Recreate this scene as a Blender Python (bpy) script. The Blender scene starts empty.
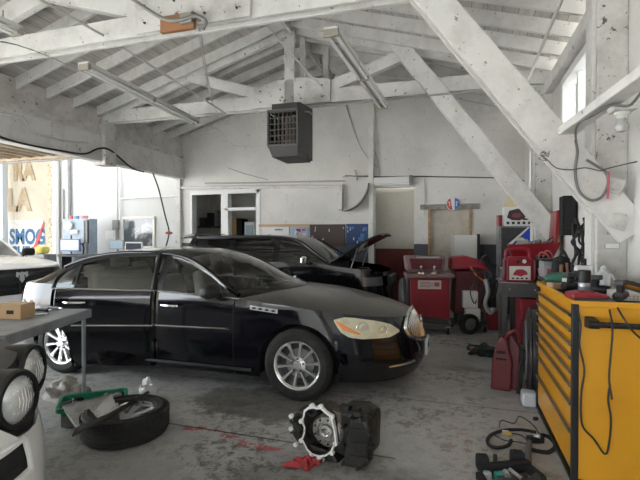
import bpy, bmesh, math, random
from mathutils import Vector, Matrix, noise
random.seed(7)
SC = bpy.context.scene
COL = SC.collection
R = math.radians

# ---------------------------------------------------------------- camera, sky, exposure
YAW = 17.0
CAM_H = 1.6
cd = bpy.data.cameras.new('camera'); cam = bpy.data.objects.new('camera', cd); COL.objects.link(cam)
cam.location = (0, 0, CAM_H)
cam.rotation_euler = (R(90 - 0.52), 0, R(YAW))
cd.sensor_fit = 'HORIZONTAL'; cd.sensor_width = 36.0; cd.lens = 36.0 * 444 / 640
cd.clip_start = 0.05; cd.clip_end = 200
SC.camera = cam

w = bpy.data.worlds.new('daylight'); SC.world = w; w.use_nodes = True
nt = w.node_tree; nt.nodes.clear()
wo = nt.nodes.new('ShaderNodeOutputWorld'); bg = nt.nodes.new('ShaderNodeBackground')
tc = nt.nodes.new('ShaderNodeTexCoord'); sp = nt.nodes.new('ShaderNodeSeparateXYZ'); cr = nt.nodes.new('ShaderNodeValToRGB')
mr = nt.nodes.new('ShaderNodeMapRange'); mr.inputs[1].default_value = -1; mr.inputs[2].default_value = 1
nt.links.new(tc.outputs['Generated'], sp.inputs[0]); nt.links.new(sp.outputs['Z'], mr.inputs[0])
nt.links.new(mr.outputs[0], cr.inputs[0]); nt.links.new(cr.outputs[0], bg.inputs[0]); nt.links.new(bg.outputs[0], wo.inputs[0])
e = cr.color_ramp.elements
e[0].position = 0.0; e[0].color = (0.62, 0.61, 0.58, 1)
e[1].position = 1.0; e[1].color = (0.70, 0.84, 1.0, 1)
n_ = e.new(0.49); n_.color = (0.75, 0.73, 0.69, 1)
n_ = e.new(0.52); n_.color = (0.92, 0.96, 1.0, 1)
bg.inputs[1].default_value = 1.6
vs = SC.view_settings
vs.view_transform = 'Standard'; vs.look = 'None'; vs.gamma = 1.0; vs.use_curve_mapping = False
vs.exposure = 2.85
sl = bpy.data.lights.new('sun', 'SUN'); sl.energy = 9.0; sl.angle = R(1.0); sl.color = (1.0, .98, .94)
so_ = bpy.data.objects.new('sun', sl); COL.objects.link(so_); so_.rotation_euler = (R(30), 0, R(8))     # high sun behind the photographer, outside the open door
def area(name, loc, rot, sx, sy, power, color):
    l = bpy.data.lights.new(name, 'AREA'); l.shape = 'RECTANGLE'; l.size = sx; l.size_y = sy; l.energy = power; l.color = color
    o = bpy.data.objects.new(name, l); COL.objects.link(o); o.location = loc; o.rotation_euler = rot
    return o

# ---------------------------------------------------------------- helpers
_y = R(YAW); _p = 4.0 / 444
FW = Vector((-math.sin(_y), math.cos(_y), 0)); RT = Vector((math.cos(_y), math.sin(_y), 0))
def at(px, py, X=None, Y=None, z=None, Z=None):
    """world point seen at a pixel, on the plane X=, Y=, z= or at depth Z="""
    d = FW + RT * ((px - 320) / 444.0) + Vector((0, 0, -(py - 236) / 444.0))
    if X is not None: t = X / d.x
    elif Y is not None: t = Y / d.y
    elif z is not None: t = (z - CAM_H) / d.z
    else: t = Z
    return Vector((0, 0, CAM_H)) + d * t

MATS = {}
def mat(name, col, rough=0.6, metal=0.0, col2=None, scale=8.0, lo=0.45, hi=0.6, bump=0.0, bscale=40.0, coat=0.0, spec=0.5, emit=0.0, alpha=None, col3=None, scale3=60, lo3=.62, hi3=.66):
    if name in MATS: return MATS[name]
    m = bpy.data.materials.new(name); m.use_nodes = True
    nt = m.node_tree; b = nt.nodes['Principled BSDF']
    b.inputs['Base Color'].default_value = (*col, 1); b.inputs['Roughness'].default_value = rough
    b.inputs['Metallic'].default_value = metal; b.inputs['Coat Weight'].default_value = coat
    b.inputs['Coat Roughness'].default_value = 0.05
    b.inputs['Specular IOR Level'].default_value = spec
    if emit: b.inputs['Emission Color'].default_value = (*col, 1); b.inputs['Emission Strength'].default_value = emit
    tc = nt.nodes.new('ShaderNodeTexCoord')
    cur = None
    def layer(cur, c1, c2, sc, lo, hi):
        nz = nt.nodes.new('ShaderNodeTexNoise'); nz.inputs['Scale'].default_value = sc; nz.inputs['Detail'].default_value = 6; nz.inputs['Roughness'].default_value = .65
        nt.links.new(tc.outputs['Object'], nz.inputs['Vector'])
        mp = nt.nodes.new('ShaderNodeMapRange'); mp.inputs[1].default_value = lo; mp.inputs[2].default_value = hi
        nt.links.new(nz.outputs[0], mp.inputs[0])
        mx = nt.nodes.new('ShaderNodeMix'); mx.data_type = 'RGBA'
        nt.links.new(mp.outputs[0], mx.inputs[0])
        if cur is None: mx.inputs[6].default_value = (*c1, 1)
        else: nt.links.new(cur, mx.inputs[6])
        mx.inputs[7].default_value = (*c2, 1)
        return mx.outputs[2]
    if col2: cur = layer(None, col, col2, scale, lo, hi)
    if col3: cur = layer(cur, col, col3, scale3, lo3, hi3)
    if cur: nt.links.new(cur, b.inputs['Base Color'])
    if bump:
        nz = nt.nodes.new('ShaderNodeTexNoise'); nz.inputs['Scale'].default_value = bscale; nz.inputs['Detail'].default_value = 4
        nt.links.new(tc.outputs['Object'], nz.inputs['Vector'])
        bp = nt.nodes.new('ShaderNodeBump'); bp.inputs['Strength'].default_value = bump; bp.inputs['Distance'].default_value = 0.02
        nt.links.new(nz.outputs[0], bp.inputs['Height']); nt.links.new(bp.outputs[0], b.inputs['Normal'])
    if alpha is not None: b.inputs['Alpha'].default_value = alpha
    MATS[name] = m
    return m
def glass_mat(name, tint=(.75, .8, .8), refl=1.0, rough=0.02):
    if name in MATS: return MATS[name]
    m = bpy.data.materials.new(name); m.use_nodes = True; nt = m.node_tree; nt.nodes.clear()
    o = nt.nodes.new('ShaderNodeOutputMaterial'); mx = nt.nodes.new('ShaderNodeMixShader')
    tr = nt.nodes.new('ShaderNodeBsdfTransparent'); tr.inputs[0].default_value = (*tint, 1)
    gl = nt.nodes.new('ShaderNodeBsdfGlossy'); gl.inputs['Roughness'].default_value = rough; gl.inputs[0].default_value = (refl, refl, refl, 1)
    fr = nt.nodes.new('ShaderNodeFresnel'); fr.inputs[0].default_value = 1.55
    ad = nt.nodes.new('ShaderNodeMath'); ad.operation = 'MULTIPLY_ADD'; ad.inputs[1].default_value = 1.0; ad.inputs[2].default_value = 0.03
    nt.links.new(fr.outputs[0], ad.inputs[0]); nt.links.new(ad.outputs[0], mx.inputs[0])
    nt.links.new(tr.outputs[0], mx.inputs[1]); nt.links.new(gl.outputs[0], mx.inputs[2]); nt.links.new(mx.outputs[0], o.inputs[0])
    MATS[name] = m
    return m

class MB:
    def __init__(s, T=None): s.v = []; s.f = []; s.m = []; s.T = T; s.mi = 0
    def add(s, vs, fs, mi=None):
        b = len(s.v)
        for v in vs:
            v = Vector(v); s.v.append(s.T @ v if s.T else v)
        for f in fs: s.f.append([b + i for i in f]); s.m.append(s.mi if mi is None else mi)
        return s
    def box(s, c, d, rot=None, taper=1.0):
        c = Vector(c); M = rot.to_matrix() if hasattr(rot, 'to_matrix') else (Matrix.Rotation(rot, 3, 'Z') if rot else Matrix.Identity(3))
        vs = []
        for k in (-1, 1):
            q = taper if k > 0 else 1
            for i, j in ((-1, -1), (1, -1), (1, 1), (-1, 1)):
                vs.append(c + M @ Vector((i * d[0] / 2 * q, j * d[1] / 2 * q, k * d[2] / 2)))
        return s.add(vs, [(3, 2, 1, 0), (4, 5, 6, 7), (0, 1, 5, 4), (1, 2, 6, 5), (2, 3, 7, 6), (3, 0, 4, 7)])
    def bb(s, x0, x1, y0, y1, z0, z1):
        return s.box(((x0 + x1) / 2, (y0 + y1) / 2, (z0 + z1) / 2), (abs(x1 - x0), abs(y1 - y0), abs(z1 - z0)))
    def beam(s, a, b, wd, ht, up=(0, 0, 1)):
        a = Vector(a); b = Vector(b); d = (b - a).normalized(); up = Vector(up)
        sd = d.cross(up).normalized(); u = sd.cross(d).normalized(); vs = []
        for p in (a, b):
            for i, j in ((-1, -1), (1, -1), (1, 1), (-1, 1)): vs.append(p + sd * i * wd / 2 + u * j * ht / 2)
        return s.add(vs, [(0, 1, 2, 3), (7, 6, 5, 4), (0, 4, 5, 1), (1, 5, 6, 2), (2, 6, 7, 3), (3, 7, 4, 0)])
    def cyl(s, a, b, r, r2=None, n=16, cap=True):
        a = Vector(a); b = Vector(b); r2 = r if r2 is None else r2; d = (b - a).normalized()
        q = d.to_track_quat('Z', 'Y'); vs = []
        for p, rr in ((a, r), (b, r2)):
            for i in range(n): t = 2 * math.pi * i / n; vs.append(p + q @ Vector((rr * math.cos(t), rr * math.sin(t), 0)))
        fs = [(i, (i + 1) % n, n + (i + 1) % n, n + i) for i in range(n)]
        if cap: fs += [tuple(range(n))[::-1], tuple(range(n, 2 * n))]
        return s.add(vs, fs)
    def tube(s, pts, r, n=8, closed=False, sm=True):
        pts = [Vector(p) for p in pts]
        if sm and len(pts) > 2: pts = catmull(pts, 5, closed)
        m = len(pts); vs = []; prev = None
        for i, p in enumerate(pts):
            d = (pts[(i + 1) % m] - pts[i - 1]) if closed else (pts[min(i + 1, m - 1)] - pts[max(i - 1, 0)])
            d.normalize()
            u = (prev - d * prev.dot(d)) if prev else d.orthogonal()
            u.normalize(); prev = u; w_ = d.cross(u)
            for k in range(n): t = 2 * math.pi * k / n; vs.append(p + u * r * math.cos(t) + w_ * r * math.sin(t))
        fs = []
        for i in range(m if closed else m - 1):
            a = i * n; b = ((i + 1) % m) * n
            for k in range(n): fs.append((a + k, a + (k + 1) % n, b + (k + 1) % n, b + k))
        if not closed: fs += [tuple(range(n))[::-1], tuple(range((m - 1) * n, m * n))]
        return s.add(vs, fs)
    def lathe(s, prof, c=(0, 0, 0), axis=(0, 0, 1), n=32, a0=0, a1=2 * math.pi):
        c = Vector(c); q = Vector(axis).normalized().to_track_quat('Z', 'Y'); vs = []; full = abs(a1 - a0 - 2 * math.pi) < 1e-6
        k = n if full else n + 1
        for r, h in prof:
            for i in range(k): t = a0 + (a1 - a0) * i / n; vs.append(c + q @ Vector((r * math.cos(t), r * math.sin(t), h)))
        fs = []
        for j in range(len(prof) - 1):
            for i in range(n):
                i2 = (i + 1) % k
                fs.append((j * k + i, j * k + i2, (j + 1) * k + i2, (j + 1) * k + i))
        return s.add(vs, fs)
    def grid(s, rows, closed_u=False):
        n = len(rows[0]); vs = [p for r in rows for p in r]; fs = []
        for j in range(len(rows) - 1):
            for i in range(n if closed_u else n - 1): i2 = (i + 1) % n; fs.append((j * n + i, j * n + i2, (j + 1) * n + i2, (j + 1) * n + i))
        return s.add(vs, fs)
    def prism(s, poly, vec):
        vec = Vector(vec); poly = [Vector(p) for p in poly]; n = len(poly)
        vs = poly + [p + vec for p in poly]
        return s.add(vs, [tuple(range(n))[::-1], tuple(range(n, 2 * n))] + [(i, (i + 1) % n, n + (i + 1) % n, n + i) for i in range(n)])
    def ball(s, c, r, n=12, sc=(1, 1, 1)):
        c = Vector(c); m = n // 2; rows = []
        for j in range(m + 1):
            ph = math.pi * j / m
            rows.append([c + Vector((r * sc[0] * math.sin(ph) * math.cos(2 * math.pi * i / n), r * sc[1] * math.sin(ph) * math.sin(2 * math.pi * i / n), -r * sc[2] * math.cos(ph))) for i in range(n)])
        return s.grid(rows, True)
    def build(s, name, m, parent=None, smooth=False, bevel=0, solid=0, subsurf=0, kind=None, origin=None):
        me = bpy.data.meshes.new(name)
        vs = s.v
        o = bpy.data.objects.new(name, me); COL.objects.link(o)
        if parent is None and origin is None and vs:
            xs = [v.x for v in vs]; ys = [v.y for v in vs]; zs = [v.z for v in vs]
            origin = Vector(((min(xs) + max(xs)) / 2, (min(ys) + max(ys)) / 2, min(zs)))
        if parent is None: o.location = origin; vs = [v - Vector(origin) for v in vs]
        me.from_pydata([tuple(v) for v in vs], [], s.f)
        for mm in (m if isinstance(m, (list, tuple)) else [m]): me.materials.append(mm)
        for p, i in zip(me.polygons, s.m): p.material_index = i
        bm = bmesh.new(); bm.from_mesh(me); bmesh.ops.remove_doubles(bm, verts=bm.verts, dist=1e-5)
        bmesh.ops.recalc_face_normals(bm, faces=bm.faces); bm.to_mesh(me); bm.free()
        if smooth:
            for p in me.polygons: p.use_smooth = True
            me.set_sharp_from_angle(angle=R(smooth if smooth is not True else 38))
        if parent is not None: o.parent = parent
        if solid: md = o.modifiers.new('s', 'SOLIDIFY'); md.thickness = solid; md.offset = 0
        if bevel: md = o.modifiers.new('b', 'BEVEL'); md.width = bevel; md.segments = 2; md.limit_method = 'ANGLE'; md.angle_limit = R(40)
        if subsurf: md = o.modifiers.new('u', 'SUBSURF'); md.levels = subsurf; md.render_levels = subsurf
        if kind: o['kind'] = kind
        return o

def catmull(pts, k=5, closed=False):
    out = []; n = len(pts)
    for i in range(n if closed else n - 1):
        if closed: p0, p1, p2, p3 = pts[i - 1], pts[i], pts[(i + 1) % n], pts[(i + 2) % n]
        else: p0, p1, p2, p3 = pts[max(i - 1, 0)], pts[i], pts[i + 1], pts[min(i + 2, n - 1)]
        for j in range(k):
            t = j / k
            out.append(0.5 * ((2 * p1) + (p2 - p0) * t + (2 * p0 - 5 * p1 + 4 * p2 - p3) * t * t + (3 * p1 - p0 - 3 * p2 + p3) * t ** 3))
    if not closed: out.append(pts[-1])
    return out
def empty(name, label, cat, loc=(0, 0, 0), rz=0, group=None):
    o = bpy.data.objects.new(name, None); COL.objects.link(o); o.location = loc; o.rotation_euler = (0, 0, rz)
    o.empty_display_size = .1
    return tag(o, label, cat, group)
def tag(o, label, cat=None, group=None, kind=None):
    o['label'] = label
    if cat: o['category'] = cat
    if group: o['group'] = group
    if kind: o['kind'] = kind
    return o
def text(body, m, name, parent, size, M, depth=.002, bold=0.0, align='CENTER'):
    """lettering as a flat raised mesh; M maps text plane (x right, y up) to the parent's space"""
    c = bpy.data.curves.new('t', 'FONT'); c.body = body; c.size = size; c.extrude = depth; c.offset = bold; c.align_x = align; c.align_y = 'CENTER'; c.resolution_u = 3
    t = bpy.data.objects.new('t', c); COL.objects.link(t)
    bpy.context.view_layer.update()
    me = bpy.data.meshes.new_from_object(t.evaluated_get(bpy.context.evaluated_depsgraph_get()))
    bpy.data.objects.remove(t); me.transform(M); me.materials.clear(); me.materials.append(m); me.name = name
    o = bpy.data.objects.new(name, me); COL.objects.link(o)
    if parent is not None: o.parent = parent
    return o
def interp(tab, x):
    if x <= tab[0][0]: return tab[0][1]
    for (a, b), (c, d) in zip(tab, tab[1:]):
        if x <= c:
            t = (x - a) / (c - a); t = t * t * (3 - 2 * t) if False else t
            return b + (d - b) * t
    return tab[-1][1]

# ---------------------------------------------------------------- materials
WHITE_WALL = (.68, .665, .63)
paint = mat('painted_timber', (.67, .66, .63), .7, col2=(.50, .49, .46), scale=3.0, lo=.45, hi=.75, bump=.25, bscale=14, col3=(.16, .14, .12), scale3=13, lo3=.645, hi3=.675)
paint_rough = mat('old_painted_timber', (.61, .60, .57), .75, col2=(.41, .40, .37), scale=2.5, lo=.45, hi=.7, bump=.3, bscale=20, col3=(.12, .10, .09), scale3=11, lo3=.62, hi3=.66)
board = mat('roof_boards', (.62, .60, .56), .8, col2=(.45, .43, .40), scale=2.2, lo=.4, hi=.65, bump=.2, bscale=25, col3=(.14, .12, .10), scale3=12, lo3=.62, hi3=.70)
black_paint = mat('black_car_paint', (.004, .004, .006), .09, coat=.12, spec=.5)
dusty_paint = mat('dusty_black_paint', (.035, .033, .028), .32, coat=.35, col2=(.060, .056, .047), scale=3, lo=.35, hi=.7, spec=.6)
chrome = mat('chrome', (.78, .78, .78), .12, 1.0)
satin = mat('satin_alloy', (.75, .75, .74), .22, 1.0)
wheel_chrome = mat('wheel_chrome', (.80, .80, .79), .22, .92)
rubber = mat('tyre_rubber', (.013, .013, .013), .75, bump=.1, bscale=60, spec=.3, col2=(.024, .023, .021), scale=10)
black_plastic = mat('black_plastic', (.012, .012, .013), .45, spec=.35)
matte_black = mat('matte_black', (.010, .010, .011), .85)
dark_grey = mat('dark_grey_metal', (.030, .030, .032), .5, col2=(.055, .053, .05), scale=9, lo=.5, hi=.7)
mid_grey = mat('mid_grey_metal', (.22, .22, .22), .5, col2=(.14, .14, .14), scale=6, lo=.5, hi=.7)
steel = mat('galvanised_steel', (.42, .42, .41), .38, .75, col2=(.28, .27, .25), scale=12, lo=.45, hi=.65)
red = mat('red_enamel', (.25, .010, .016), .35, coat=.3, col2=(.16, .01, .012), scale=6, lo=.55, hi=.75)
red_plastic = mat('red_plastic', (.25, .010, .022), .4)
dark_red = mat('dark_red_plastic', (.10, .010, .015), .45)
yellow = mat('yellow_enamel', (.60, .28, .010), .38, coat=.2, col2=(.52, .23, .01), scale=3, lo=.5, hi=.8, col3=(.25, .12, .02), scale3=25, lo3=.70, hi3=.74)
white_plastic = mat('white_plastic', (.70, .70, .69), .4)
white_enamel = mat('white_car_paint', (.80, .80, .79), .22, coat=.6)
cream = mat('beige_upholstery', (.36, .34, .29), .7)
glass = glass_mat('clear_glass', (.80, .86, .84))
glass_car = glass_mat('car_window_glass', (.84, .90, .88))
glass_tint = glass_mat('tinted_window_glass', (.06, .06, .07))
windscreen = glass_mat('windscreen_glass', (.62, .65, .62), rough=.08)
cardboard = mat('cardboard', (.45, .30, .16), .85)
blue = mat('blue_enamel', (.01, .06, .50), .45)
green = mat('green_plastic', (.01, .20, .11), .4)
wood = mat('bare_wood', (.38, .24, .13), .7, col2=(.26, .16, .08), scale=12)
orange_wood = mat('orange_stained_wood', (.32, .15, .07), .7)
wire_black = mat('black_cable', (.012, .012, .012), .55)
wire_grey = mat('grey_conduit', (.40, .39, .37), .5)

# ---------------------------------------------------------------- floor and walls materials
def pos_nodes(nt):
    g = nt.nodes.new('ShaderNodeNewGeometry'); s = nt.nodes.new('ShaderNodeSeparateXYZ'); nt.links.new(g.outputs['Position'], s.inputs[0]); return g, s
def N(nt, typ, **kw):
    n = nt.nodes.new(typ)
    for k, v in kw.items(): setattr(n, k, v)
    return n
def noise_n(nt, vec, sc, det=6, rough=.6):
    n = N(nt, 'ShaderNodeTexNoise'); n.inputs['Scale'].default_value = sc; n.inputs['Detail'].default_value = det; n.inputs['Roughness'].default_value = rough
    nt.links.new(vec, n.inputs['Vector']); return n.outputs[0]
def rng(nt, v, a, b, c=0, d=1):
    n = N(nt, 'ShaderNodeMapRange'); nt.links.new(v, n.inputs[0])
    for i, q in enumerate((a, b, c, d)): n.inputs[i + 1].default_value = q
    return n.outputs[0]
def mth(nt, op, a, b=None):
    n = N(nt, 'ShaderNodeMath', operation=op)
    for i, q in enumerate((a, b)):
        if q is None: continue
        if isinstance(q, (int, float)): n.inputs[i].default_value = q
        else: nt.links.new(q, n.inputs[i])
    return n.outputs[0]
def mixc(nt, f, a, b):
    n = N(nt, 'ShaderNodeMix', data_type='RGBA')
    if isinstance(f, (int, float)): n.inputs[0].default_value = f
    else: nt.links.new(f, n.inputs[0])
    for i, q in ((6, a), (7, b)):
        if isinstance(q, tuple): n.inputs[i].default_value = (*q, 1)
        else: nt.links.new(q, n.inputs[i])
    return n.outputs[2]

def wall_mat(name, base, band=None, band_z=1.42, dirt=.35):
    m = bpy.data.materials.new(name); m.use_nodes = True; nt = m.node_tree; b = nt.nodes['Principled BSDF']; b.inputs['Roughness'].default_value = .75
    g, s = pos_nodes(nt); P = g.outputs['Position']
    c = mixc(nt, rng(nt, noise_n(nt, P, .9), .38, .68, 0, dirt * 1.3), base, tuple(q * .62 for q in base))
    c = mixc(nt, rng(nt, noise_n(nt, P, 5, 8, .75), .60, .75, 0, .5), c, tuple(q * .55 for q in base))
    c = mixc(nt, rng(nt, noise_n(nt, P, 11, 4), .67, .70, 0, .4), c, (.16, .14, .12))
    # cracks in the plaster
    wv = N(nt, 'ShaderNodeTexVoronoi', feature='DISTANCE_TO_EDGE'); wv.inputs['Scale'].default_value = .7
    ad = N(nt, 'ShaderNodeVectorMath', operation='ADD'); sc = N(nt, 'ShaderNodeTexNoise'); sc.inputs['Scale'].default_value = 2.0; nt.links.new(P, sc.inputs['Vector'])
    nt.links.new(P, ad.inputs[0]); nt.links.new(sc.outputs['Color'], ad.inputs[1]); nt.links.new(ad.outputs[0], wv.inputs['Vector'])
    c = mixc(nt, rng(nt, wv.outputs['Distance'], .0, .010, .13, 0), c, (.22, .2, .17))
    if band:
        e = mth(nt, 'ADD', s.outputs['Z'], mth(nt, 'MULTIPLY', noise_n(nt, P, 20, 2), .02))
        k = rng(nt, e, band_z, band_z + .004, 1, 0)
        bd = mixc(nt, rng(nt, noise_n(nt, P, 6, 8, .7), .55, .72, 0, .6), band, tuple(min(1, q * 1.7 + .04) for q in band))
        c = mixc(nt, k, c, bd)
    nt.links.new(c, b.inputs['Base Color'])
    bp = N(nt, 'ShaderNodeBump'); bp.inputs['Strength'].default_value = .25; bp.inputs['Distance'].default_value = .02
    nt.links.new(noise_n(nt, P, 12), bp.inputs['Height']); nt.links.new(bp.outputs[0], b.inputs['Normal'])
    return m
wall_white = wall_mat('white_plaster_wall', WHITE_WALL, (.085, .095, .11))
wall_plain = wall_mat('white_plaster_plain', (.66, .645, .60))
wall_bay_m = wall_mat('bay_wall_paint', (.56, .565, .56), None, dirt=.2)
wall_alcove = wall_mat('alcove_plaster', (.50, .47, .40), (.13, .025, .022), 1.30)
wall_smog = wall_mat('yellowed_wall', (.42, .38, .30), None, dirt=.3)
wall_right_m = wall_mat('right_wall_plaster', (.64, .63, .60), (.10, .105, .11), 1.22)

def floor_mat():
    m = bpy.data.materials.new('worn_painted_concrete'); m.use_nodes = True; nt = m.node_tree; b = nt.nodes['Principled BSDF']
    g, s = pos_nodes(nt); P = g.outputs['Position']
    c = mixc(nt, rng(nt, noise_n(nt, P, .8, 5), .35, .7), (.43, .425, .41), (.31, .305, .29))
    wear = rng(nt, noise_n(nt, P, .9, 4, .6), .42, .58, .15, 1)                       # areas of worn paint
    chips = rng(nt, noise_n(nt, P, 9, 12, .85), .50, .54)
    c = mixc(nt, mth(nt, 'MULTIPLY', mth(nt, 'MULTIPLY', chips, wear), .9), c, (.13, .118, .098))
    fine = rng(nt, noise_n(nt, P, 60, 4, .8), .60, .68)
    c = mixc(nt, mth(nt, 'MULTIPLY', fine, .5), c, (.07, .065, .058))
    oil = rng(nt, noise_n(nt, P, 1.7, 6, .7), .60, .70, 0, .6)
    c = mixc(nt, oil, c, (.10, .095, .085))
    # a wet patch and a drain slot beside the front wheel, one long joint
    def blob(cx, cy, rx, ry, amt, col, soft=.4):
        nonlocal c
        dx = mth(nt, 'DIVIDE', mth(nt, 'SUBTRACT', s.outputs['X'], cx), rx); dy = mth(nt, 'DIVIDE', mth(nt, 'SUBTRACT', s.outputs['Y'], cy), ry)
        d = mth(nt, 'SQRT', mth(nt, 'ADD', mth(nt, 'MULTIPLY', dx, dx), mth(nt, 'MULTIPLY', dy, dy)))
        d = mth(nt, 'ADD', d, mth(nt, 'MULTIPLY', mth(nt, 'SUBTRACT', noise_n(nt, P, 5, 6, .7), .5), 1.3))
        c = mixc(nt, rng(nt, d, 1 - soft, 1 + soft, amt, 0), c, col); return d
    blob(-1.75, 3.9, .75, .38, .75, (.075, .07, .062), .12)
    blob(-.75, 2.75, .75, .35, .55, (.05, .046, .04), .3)
    blob(.25, 2.2, .7, .4, .4, (.06, .055, .045), .5)
    blob(-2.4, 2.3, 1.0, .5, .45, (.07, .063, .05), .5)
    blob(.1, 5.6, .35, .12, .5, (.08, .07, .06), .3)
    # scattered red marking paint
    def mark(cx, cy, L, W, ang, th, col=(.42, .05, .05)):
        nonlocal c
        ca, sa = math.cos(ang), math.sin(ang)
        X = mth(nt, 'SUBTRACT', s.outputs['X'], cx); Y = mth(nt, 'SUBTRACT', s.outputs['Y'], cy)
        u = mth(nt, 'ABSOLUTE', mth(nt, 'ADD', mth(nt, 'MULTIPLY', X, ca), mth(nt, 'MULTIPLY', Y, sa)))
        v = mth(nt, 'ABSOLUTE', mth(nt, 'ADD', mth(nt, 'MULTIPLY', X, -sa), mth(nt, 'MULTIPLY', Y, ca)))
        k = mth(nt, 'MULTIPLY', rng(nt, u, L - .02, L, 1, 0), rng(nt, v, W * .8, W, 1, 0))
        c = mixc(nt, mth(nt, 'MULTIPLY', k, rng(nt, noise_n(nt, P, 9, 6, .8), th, th + .05, 0, .75)), c, col)
    mark(-2.02, 3.22, .16, .05, .1, .47); mark(-1.72, 3.16, .13, .03, -.1, .45); mark(-1.42, 3.08, .20, .04, -.1, .47); mark(-1.8, 3.5, .3, .02, .3, .55)
    mark(.03, 3.6, 2.2, .09, math.pi / 2, .55, (.34, .15, .13))
    mark(-1.6, 3.22, 1.2, .012, -.02, .1, (.02, .02, .02)); mark(-.2, 4.4, 3.5, .008, .0, .35, (.03, .03, .03))
    nt.links.new(c, b.inputs['Base Color'])
    rr = rng(nt, noise_n(nt, P, 3, 6), .35, .7, .32, .62); nt.links.new(rr, b.inputs['Roughness'])
    bp = N(nt, 'ShaderNodeBump'); bp.inputs['Strength'].default_value = .25; bp.inputs['Distance'].default_value = .01
    nt.links.new(noise_n(nt, P, 25, 8, .7), bp.inputs['Height']); nt.links.new(bp.outputs[0], b.inputs['Normal'])
    return m

# ---------------------------------------------------------------- the building
XL, XR, YB, YF, ZC, XM, ZE, SL = -7.25, 1.45, 10.6, -3.5, 4.0, -2.9, 4.12, .30
MB().bb(-24, 8, -26, YF - .2, -.2, -.005).build('trim_90', mat('unseen_dark_yard', (.10, .10, .10), .9, col2=(.14, .14, .13), scale=3), kind='structure')  # unseen yard, made dark to weaken its bright band in the sedan's paint
fl = MB().bb(-24, 8, YF - .2, 16, -.2, 0).build('floor', floor_mat(), kind='structure')

A = lambda px, Y=YB: at(px, 236, Y=Y).x
Zp = lambda px, py, Y=YB: at(px, py, Y=Y).z
# back wall with office opening, alcove, door, all full depth holes
xo0, xo1, xo2, xo3 = A(191), A(222), A(225), A(258)
xa0, xa1 = A(374), A(414)
xd0, xd1 = A(429), A(471)
zo = Zp(222, 194); za = Zp(395, 187); zd = Zp(450, 209)
ZT = ZE + .02
mb = MB()
def seg(x0, x1, z0, z1): mb.bb(x0, x1, YB, YB + .2, z0, z1)
seg(XL, xo0, 0, ZT); seg(xo0, xo3, zo, ZT); seg(xo0, xo1 + .05, 0, .9); seg(xo3, xa0, 0, ZT); seg(xa0, xa1, za, ZT)
seg(xa1, xd0, 0, ZT); seg(xd0, xd1, zd, ZT); seg(xd1, XR + .2, 0, ZT)
mb.prism([(XL, YB, ZT), (XR, YB, ZT), (XM, YB, ZT + (XR - XM) * SL + .2)], (0, .2, 0))
mb.build('wall_back', wall_white, kind='structure')
mb = MB(); mb.bb(xa0 - .05, xa1 + .05, YB + .26, YB + .36, 0, za + .1); mb.bb(xa0 - .06, xa0, YB + .2, YB + .3, 0, za); mb.bb(xa1, xa1 + .06, YB + .2, YB + .3, 0, za)
mb.build('wall_alcove', wall_alcove, kind='structure')
# office beyond the opening
mb = MB(); mb.bb(xo0 - .8, xo3 + .6, YB + 2.4, YB + 2.5, 0, 3.2); mb.bb(xo0 - .9, xo0 - .8, YB + .2, YB + 2.5, 0, 3.2); mb.bb(xo3 + .5, xo3 + .6, YB + .2, YB + 2.5, 0, 3.2)
mb.build('wall_office', wall_plain, kind='structure')
MB().bb(xo0 - .9, xo3 + .6, YB + .2, YB + 2.5, 3.2, 3.3).build('trim_1', mat('office_ceiling', (.5, .49, .46), .8), kind='structure')
mb = MB(); yq = YB - .02
mb.bb(xo0 - .03, xo0 + .05, yq, YB + .2, .9, zo); mb.bb(xo1 - .02, xo2 + .1, yq, YB + .2, 0, zo); mb.bb(xo3 - .05, xo3 + .06, yq, YB + .2, 0, zo + .1); mb.bb(xo0 - .03, xo3 + .06, yq, YB + .2, zo, zo + .1)
zt = Zp(240, 209); mb.bb(xo2, xo3, yq, YB + .15, zt - .04, zt + .04); mb.bb(xo0, xo1, yq, YB + .15, .86, .94)
mb.build('window_1', mat('white_frame', (.72, .72, .71), .5), kind='structure', bevel=.006)
dq = MB(); dq.bb(xd0 + .03, xd1 - .03, YB + .06, YB + .16, 0.0, zd + .02)
dr = dq.build('door_1', mat('beige_door', (.50, .46, .39), .6, col2=(.42, .38, .31), scale=3), kind='structure', bevel=.004)
mb = MB(); mb.bb(xd0 - .02, xd0 + .04, YB - .03, YB + .12, 0, zd + .08); mb.bb(xd1 - .04, xd1 + .02, YB - .03, YB + .12, 0, zd + .08); mb.build('door_frame', wood, kind='structure', bevel=.005)
MB().bb(xd0 - .2, xd1 + .18, YB - .05, YB + .12, zd - .01, zd + .11).build('trim_2', mat('grey_lintel', (.26, .25, .22), .8, col2=(.16, .15, .13), scale=9), kind='structure', bevel=.008)

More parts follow.
